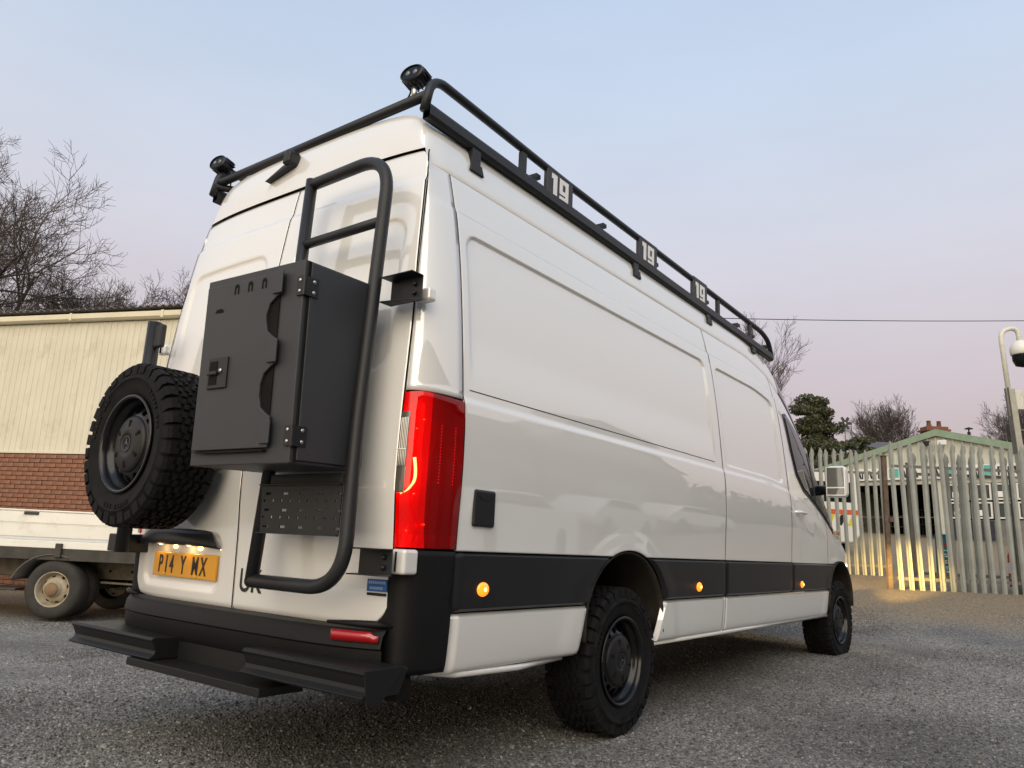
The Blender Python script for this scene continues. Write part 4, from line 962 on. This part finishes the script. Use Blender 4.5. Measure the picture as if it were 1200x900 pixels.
# ------------------------------------------------------------------ palisade fences
GALV = mat('weathered_galvanised', (.29, .305, .28), .6, metal=.0, var=.18, vscale=3, dirt=(.20, .15, .09), dscale=5, dlo=.6, dhi=.85)
GALV2 = mat('galvanised_rail', (.13, .125, .11), .65, var=.2, vscale=4)
RUST = mat('rusty_post', (.105, .072, .052), .85, var=.3, vscale=7, dirt=(.18, .15, .12), dscale=6, dlo=.5, dhi=.7)
def pale_mesh(H):
    W = .080; prof = [(-W/2, 0), (-W/2+.012, -.026), (-.006, -.012), (.006, -.012), (W/2-.012, -.026), (W/2, 0)]
    zs = [[H-.05, H+.0, H-.04, H-.04, H+.0, H-.05]]
    top = [H-.10, H-.02, H-.055, H-.055, H-.02, H-.10]; top[2] = top[3] = H+.05
    rows = [[(a, b, 0) for a, b in prof], [(a, b, H-.14) for a, b in prof], [(a*(1.25 if abs(a) > .02 else .6), b-(.012 if abs(a) > .02 else 0), t) for (a, b), t in zip(prof, top)]]
    b = MB().grid(rows)
    return b
PM = {}
def fence(root, xs, H, z_base, rails, slope=0, lean=0):
    if H not in PM:
        o = pale_mesh(H).build('pale', GALV, root, solid=.004); PM[H] = o.data; first = o
    else: first = None
    for i, x in enumerate(xs):
        if first is not None: o = first; first = None
        else:
            o = bpy.data.objects.new('pale', PM[H]); COL.objects.link(o); o.parent = root
            d_ = o.modifiers.new('solid', 'SOLIDIFY'); d_.thickness = .004; d_.offset = -1
        o.location = (x, random.uniform(-.004, .004), z_base+slope*x+random.uniform(-.012, .012)); o.rotation_euler = (random.uniform(-.01, .01), lean+random.uniform(-.012, .012), random.uniform(-.04, .04))
    for z in rails:
        M = Matrix.Translation((0, 0, z)); x0, x1 = min(xs)-.06, max(xs)+.06
        MB().add([(x0, .003, z+slope*x0), (x1, .003, z+slope*x1), (x1, .010, z+slope*x1), (x0, .010, z+slope*x0), (x0, .003, z+slope*x0+.05), (x1, .003, z+slope*x1+.05), (x1, .05, z+slope*x1+.05), (x0, .05, z+slope*x0+.05), (x0, .05, z+slope*x0+.043), (x1, .05, z+slope*x1+.043), (x1, .010, z+slope*x1+.043), (x0, .010, z+slope*x0+.043)],
                 [(0,1,5,4), (4,5,6,7), (7,6,9,8), (8,9,10,11), (11,10,2,3), (3,2,1,0), (0,4,7,8,11,3), (1,2,10,9,6,5)]).build('rail', GALV2, root)
fr_ = thing('palisade_fence', 'grey palisade fence of spiked pales to the right of the rusty gate post', 'fence', None, (.33, 11.83, 0), YAW)
fence(fr_, [.16+.1655*k for k in range(26)], 2.40, .47, (.66, 2.47), .004, -.022)
for x in (2.5, 4.2): MB().box(x-.05, x+.05, .06, .16, .3, 2.6).build('post', GALV2, fr_, bevel=.005)
gl_ = thing('palisade_gate', 'open palisade gate leaf standing behind the right hand fence', 'gate', None, (.62, 12.55, 0), YAW-.10)
fence(gl_, [.02+.185*k for k in range(9)], 2.25, .50, (.75, 2.40), 0, -.015)
MB().box(-.1, -.03, .0, .06, .52, 2.62).build('gate_stile', GALV2, gl_, bevel=.004)
MB().box(1.56, 1.63, .0, .06, .52, 2.62).build('gate_stile', GALV2, gl_, bevel=.004)
f2 = thing('palisade_fence', 'paler palisade fence set further back between the van and the rusty gate post', 'fence', None, (-.14, 14.38, 0), YAW+.02)
fence(f2, [-.07-.152*k for k in range(24)], 2.36, .66, (.83, 2.60), .004, -.022)
MB().box(-2.4, -2.3, .06, .16, .4, 2.8).build('post', GALV2, f2, bevel=.005)
gp = thing('gate_post', 'rusty square steel gate post where the two fences meet', 'post', None, (.29, 11.90, .30), YAW)
MB().box(-.036, .036, -.036, .036, 0, 2.36).build('post_tube', RUST, gp, bevel=.006)
MB().box(-.075, .075, -.075, .075, .15, .17).build('base_plate', RUST, gp)
MB().box(.02, .09, -.075, -.0425, 1.28, 1.36).build('lock_box', RUST, gp, bevel=.006)
MB().box(-.05, .05, -.05, .05, 2.3605, 2.372).build('post_cap', RUST, gp)

# teal notice on a frame behind the fence
po = thing('notice_board', 'teal notice board with white text lines leaning behind the palisade fence', 'sign', None, (.98, 12.95, .56), YAW)
TEAL = mat('teal_print', (.01, .20, .24), .4, var=.05)
MB().box(-.17, .17, 0, .02, .20, .88).build('board', TEAL, po, bevel=.004)
MB().box(-.19, .19, -.03, .06, .11, .19).build('foot_rail', mat('pale_timber', (.6, .52, .36), .7), po, bevel=.006)
for x in (-.15, .12): MB().box(x, x+.03, .0205, .05, 0, .86).build('leg', MATS['pale_timber'], po)
for k, (z, a, b_) in enumerate(((.60, -.13, .02), (.535, -.14, .12), (.50, -.13, .10), (.43, -.14, .13), (.395, -.12, .12), (.33, -.13, .11), (.295, -.11, .12), (.25, -.13, .06))):
    x = a
    while x < b_:
        wd = random.uniform(.025, .055); MB().box(x, min(x+wd, b_+.01), -.0015, 0.0005, z, z+.022).build('printed_word', WHITE_MARK, po); x += wd+.015
MB().add([(-.17, -.002, .60), (-.17, -.002, .66), (.17, -.002, .83), (.17, -.002, .77)], [(0, 1, 2, 3)]).build('red_swoosh', mat('red_print', (.45, .04, .03), .4), po)
MB().box(-.165, .165, -.0018, .0005, .835, .87).build('blue_band', mat('blue_print', (.03, .09, .3), .4), po)
# red cylinder by the right hand pales
ex = thing('fire_extinguisher', 'red fire extinguisher with pale label behind the right end of the fence', 'extinguisher', None, (*bgp(8.75, 13.4), .62))
MB().lathe([(0, 0), (.09, 0), (.095, .03), (.095, .52), (.06, .60), (.03, .62), (.03, .66), (0, .66)], 20, lambda a, c, h: (a, c, h)).build('cylinder', mat('red_enamel', (.42, .03, .025), .35), ex, smooth=True)
MB().grid([[(.0965*math.cos(t), .0965*math.sin(t), z) for t in np.linspace(3.4, 5.6, 10)] for z in (.22, .40)]).build('label_panel', WHITE_MARK, ex)
MB().tube(fillet([(.0, 0, .66), (.0, 0, .72), (.08, -.02, .74), (.13, -.02, .3)], .04), .012, 8).build('hose', TRIM, ex, smooth=True)

# ------------------------------------------------------------------ gabled workshop beyond the fence
La, Ra = np.array(bgp(12.9, 31.5)), np.array(bgp(18.9, 24.8)); dv = Ra-La; LN = float(np.hypot(*dv)); ANG = math.atan2(dv[1], dv[0])
GZ = 1.75; EV = 4.42; AP = 5.62
gw = thing('workshop', 'gabled workshop with green roof edge and dark open bay beyond the fence', 'building', None, (La[0], La[1], 0), ANG)
PALE = mat('pale_cladding', (.50, .505, .43), .6, var=.08, vscale=2)
GREEN = mat('green_trim', (.22, .30, .21), .6, var=.1)
CONC = mat('concrete', (.20, .18, .155), .9, var=.2, vscale=2, bump=.3)
def ridge(x): return EV+(AP-EV)*(1-abs(x-LN/2)/(LN/2))
x = 0; pitch = .30
while x < LN-.01:
    x1 = min(x+pitch, LN)
    b = MB(); y0 = 0
    zl = 4.02
    b.add([(x, 0, zl), (x+.2*pitch/.3, 0, zl), (x+.22*pitch/.3, -.05, zl), (x1-.03, -.05, zl), (x1, 0, zl), (x, 0, ridge(x)), (x+.2*pitch/.3, 0, ridge(x+.2)), (x+.22*pitch/.3, -.05, ridge(x+.22)), (x1-.03, -.05, ridge(x1-.03)), (x1, 0, ridge(x1))], [(i, i+1, i+6, i+5) for i in range(4)])
    b.build('gable_sheet', PALE, gw); x = x1
for s_ in (0, 1):
    p = [(-.35, EV-.13), (LN/2, AP-.0), (LN/2, AP+.24), (-.35, EV+.11)]
    if s_: p = [(LN-a, z) for a, z in p]
    MB().prism(p, -.16, -.07, lambda a, c, h: (a, h, c)).build('bargeboard', GREEN, gw)
    MB().prism([(p[0][0], p[0][1]+.17), (p[1][0], p[1][1]+.17), (p[2][0], p[2][1]+.02), (p[3][0], p[3][1]+.02)], -.06, 14, lambda a, c, h: (a, h, c)).build('roof', GREEN, gw)
MB().box(0, LN, .02, .22, 3.86, 4.02).build('lintel', PALE, gw)
MB().box(0, .75, .0, .22, GZ-1, 3.859).build('pier', PALE, gw)
MB().box(4.25, 4.62, .0, .22, GZ-1, 3.859).build('pier', PALE, gw)
MB().box(4.63, LN, .03, .22, GZ-1, 2.55).build('wall', mat('grey_render', (.16, .16, .145), .85, var=.2), gw)
MB().box(0, .2, .25, 14, GZ-1, EV).build('side_wall', PALE, gw); MB().box(LN-.2, LN, .25, 14, GZ-1, EV).build('side_wall', PALE, gw)
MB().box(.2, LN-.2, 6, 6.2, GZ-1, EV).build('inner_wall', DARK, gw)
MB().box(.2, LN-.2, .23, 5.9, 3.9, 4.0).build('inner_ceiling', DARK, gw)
MB().box(-.5, LN+.5, -.6, 5.9, GZ-1.2, GZ).build('floor_slab', CONC, gw)
# name boards: white with teal blocks, letters only half seen between the pales
WB = mat('white_board', (.72, .72, .68), .5)
for x0, x1 in ((.95, 3.9), (4.2, 8.3)):
    bd = MB().box(x0, x1, -.11, -.0505, 4.03 if x0 < 2 else 4.03, 4.50).build('name_board', WB, gw, bevel=.01)
    x = x0+.12
    while x < x1-.3:
        k = random.random(); wd = .22
        if k < .25: MB().box(x, x+.35, -.118, -.1105, 4.12, 4.46).build('teal_block', mat('teal_paint', (.10, .42, .38), .5), bd)
        else:
            lb = MB(); lb.box(x, x+.06, -.118, -.1105, 4.10, 4.40); lb.add([(x+.061, -.117, 4.40), (x+.14, -.117, 4.40), (x+wd, -.117, 4.10), (x+wd-.07, -.117, 4.10)], [(0, 1, 2, 3)])
            if k > .6: lb.box(x+wd+.001, x+wd+.05, -.118, -.1105, 4.10, 4.40)
            lb.build('letter_stroke', LETTER, bd)
        x += .42
# windows of the right half
for i in range(5):
    for j, z in enumerate((2.60, 3.25)):
        x = 4.75+i*.72
        f = MB(); f.box(x, x+.66, .0, .10, z, z+.05); f.box(x, x+.66, .0, .10, z+.53, z+.58); f.box(x, x+.05, .0, .10, z+.051, z+.529); f.box(x+.61, x+.66, .0, .10, z+.051, z+.529)
        fo = f.build('window', WB, gw); MB().box(x+.05, x+.61, .05, .07, z+.05, z+.53).build('pane', GLASS2, fo)
        if (i+j) % 2: MB().box(x+.12, x+.42, .035, .049, z+.10, z+.30).build('window_notice', WHITE_MARK, fo)
# dim contents of the bay
for k, (x, y, z0, z1, wv, c) in enumerate(((1.3, 3, 1.75, 2.9, .7, (.10, .09, .08)), (2.2, 4, 1.75, 3.2, .9, (.06, .07, .07)), (3.2, 3.4, 1.75, 2.6, .6, (.12, .06, .04)))):
    rk = thing('storage_rack', ('grey steel rack at the left of the dark workshop bay', 'tall dark rack in the middle of the workshop bay', 'low rusty rack at the right of the workshop bay')[k], 'rack', None, (La[0]+math.cos(ANG)*x-math.sin(ANG)*y, La[1]+math.sin(ANG)*x+math.cos(ANG)*y, z0), ANG)
    mm_ = mat('rack_paint_%d' % k, c, .7)
    for xx in (0, wv-.04):
        for yy in (0, .4): MB().box(xx, xx+.04, yy, yy+.04, 0, z1-z0).build('upright', mm_, rk)
    for zz in np.linspace(.2, z1-z0-.05, 3): MB().box(.041, wv-.041, .0, .44, zz, zz+.03).build('shelf', mm_, rk)
MB().box(.75, 4.25, -.03, -.005, 2.62, 2.645).build('bay_bar', GALV2, gw)
# flood lights and flue
for dx, m_ in ((-.45, TRIM), (.1, WB)):
    MB().box(LN/2+dx, LN/2+dx+.3, -.34, -.20, AP-.38, AP-.20).build('gable_lamp', m_, gw, bevel=.02)
    MB().box(LN/2+dx+.12, LN/2+dx+.18, -.20, -.06, AP-.30, AP-.25).build('lamp_arm', TRIM, gw)
fl2 = MB().tube([(LN*.57, 1.5, AP-.6), (LN*.57, 1.5, AP+.30)], .06, 10); fl2.lathe([(.0, AP+.50), (.15, AP+.44), (.15, AP+.42), (.0, AP+.42)], 14, lambda a, c, h: (LN*.57+a, 1.5+c, h)); fl2.tube([(LN*.57, 1.5, AP+.28), (LN*.57, 1.5, AP+.45)], .03, 6); fl2.build('flue', TRIM, gw, smooth=True)
# dark doorway panels with a pale oval sign
for x in (4.75, 5.25, 5.75): MB().box(x, x+.40, -.0, .028, 1.85, 2.53).build('door_panel', mat('navy_panel', (.02, .022, .04), .5), gw)
MB().sphere((5.05, -.02, 2.78), .15, 16, 8, (1, .15, 1.2)).build('oval_sign', WHITE_MARK, gw, smooth=True)
MB().sphere((5.07, -.045, 2.82), .075, 12, 8, (1, .12, .8)).build('oval_mark', LETTER, gw, smooth=True)

# house with the brick chimney behind the gable
hx, hy = bgp(25.0, 41.5)
hs = thing('house', 'house hidden behind the workshop showing only its brick chimney stack', 'building', None, (hx, hy, 2.35), YAW)
MB().box(-4, 4, 0, 6, 0, 3.6).build('wall', BRICK, hs)
MB().prism([(-.4, 3.5), (3, 5.5), (6.4, 3.5)], -4.3, 4.3, lambda a, c, h: (h, a, c)).build('roof', mat('slate_roof', (.08, .08, .085), .7), hs)
ch = MB().box(-.62, .62, 2.6, 3.4, 5.0, 6.52).build('chimney', mat('chimney_brick', (.15, .065, .04), .9, var=.3, vscale=8), hs)
MB().box(-.72, .72, 2.5, 3.5, 6.25, 6.36).build('corbel', MATS['chimney_brick'], ch)
for x in (-.3, .3): MB().lathe([(.13, 6.52), (.11, 6.86), (.14, 6.88), (.10, 6.9), (.09, 6.6)], 12, lambda a, c, h, x=x: (x+a, 3+c, h)).build('chimney_pot', MATS['chimney_brick'], ch, smooth=True)

# aerial between the trees
an_ = thing('weather_mast', 'thin mast with a small fan head rising behind the evergreen bushes', 'mast', None, (*bgp(16.85, 38), 2.4), YAW)
MB().tube([(0, 0, 0), (0, 0, 5.3)], .03, 6).build('mast', GALV2, an_, smooth=True)
for k in range(6):
    a = k*math.pi/3; MB().box(.06, .34, -.01, .01, -.07, .07, Matrix.Translation((0, -.04, 5.3)) @ Matrix.Rotation(a, 4, 'Y')).build('blade', TRIM, an_)

# ------------------------------------------------------------------ camera pole
cp_ = thing('camera_pole', 'pale swan neck pole carrying a white dome security camera', 'camera pole', None, (*bgp(9.42, 14.0), .5), YAW)
POLE = mat('pole_paint', (.62, .61, .53), .5, var=.08, dirt=(.42, .40, .32), dscale=8)
cp_.rotation_euler = (0, -.055, YAW)
MB().box(.07, .19, -.06, .06, 0, 3.72).build('post', mat('galv_post', (.36, .35, .29), .6, var=.15, vscale=6), cp_, bevel=.01)
MB().box(.064, .0695, -.065, .065, 2.5, 3.74).build('post_edge', GALV2, cp_)
MB().tube(fillet([(.10, 0, 3.2), (.10, 0, 4.85), (.44, 0, 4.92), (.45, 0, 4.60)], .19, 10), .043, 12).build('swan_neck', POLE, cp_, smooth=True)
dm = MB().lathe([(.04, 4.66), (.10, 4.64), (.16, 4.57), (.185, 4.50), (.185, 4.40), (.17, 4.38)], 24, lambda a, c, h: (.45+a, c, h)); dm.build('dome_housing', mat('dome_white', (.7, .7, .66), .4), cp_, smooth=True)
MB().lathe([(.165, 4.385), (.16, 4.27), (.12, 4.17), (.0, 4.13)], 24, lambda a, c, h: (.45+a, c, h)).build('dome_glass', GLASS, cp_, smooth=True)
MB().box(.1905, .33, -.05, .05, 3.32, 3.68).build('control_box', POLE, cp_, bevel=.01)
MB().box(.1905, .50, -.05, .05, 2.92, 2.95).build('bracket_arm', GALV2, cp_)
MB().lathe([(.0, -.02), (.10, .0), (.10, .03), (.0, .03)], 16, lambda a, c, h: (.34+a, h-.05, 2.25+c)).build('round_lamp', POLE, cp_, smooth=True)

# overhead cable and the pole it runs to, behind the van
up_ = thing('utility_pole', 'timber utility pole hidden behind the van holding the overhead cable', 'pole', None, (*bgp(3.2, 26), .3))
MB().tube([(0, 0, 0), (0, 0, 8.9)], [.14, .10], 10).build('pole_shaft', BARK, up_, smooth=True)
MB().box(-.4, .4, -.05, .05, 8.6, 8.7).build('cross_arm', BARK, up_)
x0, y0 = bgp(3.2, 26); x1, y1 = bgp(40, 34)
ov = MB()
zA, zB = 9.05, 13.6
ov.tube([(x0+(x1-x0)*t, y0+(y1-y0)*t, zA+(zB-zA)*t-1.1*4*t*(1-t)*.35) for t in np.linspace(0, 1, 40)], .016, 5)
tag(ov.build('overhead_cable', TRIM, None, smooth=True), 'dark overhead cable crossing the pink sky to the right of the van', 'cable')

# ------------------------------------------------------------------ service van with chevrons behind the left fence
sv = thing('service_van', 'white service van with orange band and yellow chevrons behind the paler fence', 'van', None, (*bgp(7.95, 19.2), 1.0), YAW+.1)
SVW = mat('service_white', (.72, .72, .68), .35, coat=.5)
MB().prism([(-1.0, .45), (-1.0, 1.9), (-.85, 2.15), (.75, 2.15), (.9, 1.9), (.9, .55), (.72, .35), (-.8, .35)], 0, 4.6, lambda a, c, h: (a, h, c)).build('body', SVW, sv, bevel=.06, segs=3)
MB().box(-.95, .85, -.006, .002, 1.05, 1.17).build('orange_band', mat('orange_vinyl', (.62, .10, .02), .4), sv)
for k in range(6):
    x = -.9+k*.29; MB().add([(x, -.005, .78), (x+.14, -.005, .78), (x+.26, -.005, 1.04), (x+.12, -.005, 1.04)], [(0, 1, 2, 3)]).build('chevron_stripe', mat('chevron_yellow', (.62, .55, .03), .4) if k % 2 else LETTER, sv)
MB().box(-.7, .7, -.006, .002, 1.35, 1.85).build('rear_window', GLASS, sv, bevel=.01)
for s_ in (-.8, .62):
    for yy in (.8, 3.7): MB().lathe([(.0, 0), (.2, -.01), (.31, 0), (.33, .03), (.33, .17), (.31, .2), (.0, .2)], 28, lambda a, c, h, s_=s_, yy=yy: (s_+h, yy+a, .33+c)).build('wheel', RUBBER, sv, smooth=True)

# ------------------------------------------------------------------ across the yard to the right, seen in the van's paint
RW = mat('workshop_render', (.22, .205, .175), .85, var=.15, vscale=1.5); RR = mat('workshop_roof', (.12, .115, .105), .8, var=.2)
ww = thing('unit_row', 'long low industrial unit with roller doors across the yard to the right', 'building', None, (14, 0, 0))
MB().box(0, 10, -16, 19.4, 0, 6.9).build('wall', RW, ww); MB().box(-.3, 10.3, -16.3, 19.6, 6.902, 7.2).build('roof', RR, ww, bevel=.03)
for k in range(7):
    y = -14.5+k*4.8; dd = MB()
    for j in range(12): dd.box(-.06, -.003, y, y+3.2, .02+j*.25, .265+j*.25)
    dd.build('roller_door', mat('roller_grey', (.33, .33, .32), .5), ww, bevel=.02)
gg = thing('gable_unit', 'pitched roof unit across the yard to the right beside the low row', 'building', None, (14, 20, 0))
MB().prism([(0, 0), (12, 0), (12, 6.4), (6, 9.6), (0, 6.4)], 0, 14, lambda a, c, h: (h, a, c)).build('wall', RW, gg)
MB().prism([(-.4, 6.3), (6, 9.75), (6, 9.62), (-.4, 6.15)], -.3, 14.3, lambda a, c, h: (h, a, c)).build('roof', RR, gg)
MB().prism([(12.4, 6.3), (6, 9.755), (6, 9.625), (12.4, 6.15)], -.3, 14.3, lambda a, c, h: (h, a, c)).build('roof', RR, gg)
MB().box(-.05, -.002, 3.2, 7.4, .02, 3.8).build('roller_door', MATS['roller_grey'], gg)
hd_ = thing('hedge', 'long dark hedge beyond the pitched unit across the yard', 'hedge', None, (15, 34, .5))
b_ = MB(); rgh = np.random.default_rng(4)
P_ = np.stack([rgh.random(9000)*4, rgh.random(9000)*44, 4.6*rgh.random(9000)**.7*(.75+.25*np.sin(rgh.random(9000)*6))], 1)
for q in P_:
    a_ = rgh.normal(0, .22, 3); c_ = rgh.normal(0, .22, 3); b_.add([q-a_, q-c_, q+a_, q+c_], [(0, 1, 2, 3)])
b_.build('foliage', bpy.data.materials['evergreen_leaf'], hd_, fix=False)['kind'] = 'stuff'
def parked_car(x, y, rz, col, label):
    c = thing('parked_car', label, 'car', None, (x, y, float(G(x, y))), rz); pm = mat('car_paint_%s' % label.split()[0], col, .3, coat=1)
    prof = [(-2.05, .35), (-2.1, .62), (-1.95, .92), (-1.72, 1.0), (-1.35, 1.42), (-.9, 1.50), (.35, 1.48), (1.02, 1.02), (1.85, .88), (2.08, .66), (2.05, .32), (1.68, .28), (-1.6, .28)]
    MB().prism(prof, -.82, .82, lambda a, q, h: (a, h, q)).build('body', pm, c, bevel=.09, segs=4)
    for s_ in (-1, 1):
        MB().prism([(-1.45, 1.02), (-1.22, 1.36), (-.9, 1.43), (.3, 1.41), (.88, 1.02)], s_*.80, s_*.828, lambda a, q, h: (a, h, q)).build('side_window', GLASS, c)
        for xx in (-1.3, 1.3):
            MB().lathe([(.0, .0), (.2, .01), (.29, 0), (.31, -.03), (.31, -.18), (.0, -.18)], 28, lambda a, q, h, s_=s_, xx=xx: (xx+a, s_*(.83+h), .31+q)).build('wheel', RUBBER, c, smooth=True)
        MB().sphere((2.02, s_*.6, .72), .09, 12, 8, (.5, 1.4, .8)).build('headlight', WHITE_MARK, c, smooth=True)
    MB().prism([(.42, 1.46), (1.0, 1.05), (1.012, 1.07), (.44, 1.48)], -.66, .66, lambda a, q, h: (a, h, q)).build('windscreen', GLASS, c)
parked_car(10.6, 13.2, R(95), (.7, .7, .68), 'white hatchback parked across the yard in front of the roller doors')
parked_car(10.9, 18.6, R(88), (.55, .56, .57), 'silver hatchback parked across the yard beside the end of the low row')
parked_car(10.8, 24.2, R(100), (.7, .69, .65), 'cream hatchback parked across the yard in front of the pitched unit')
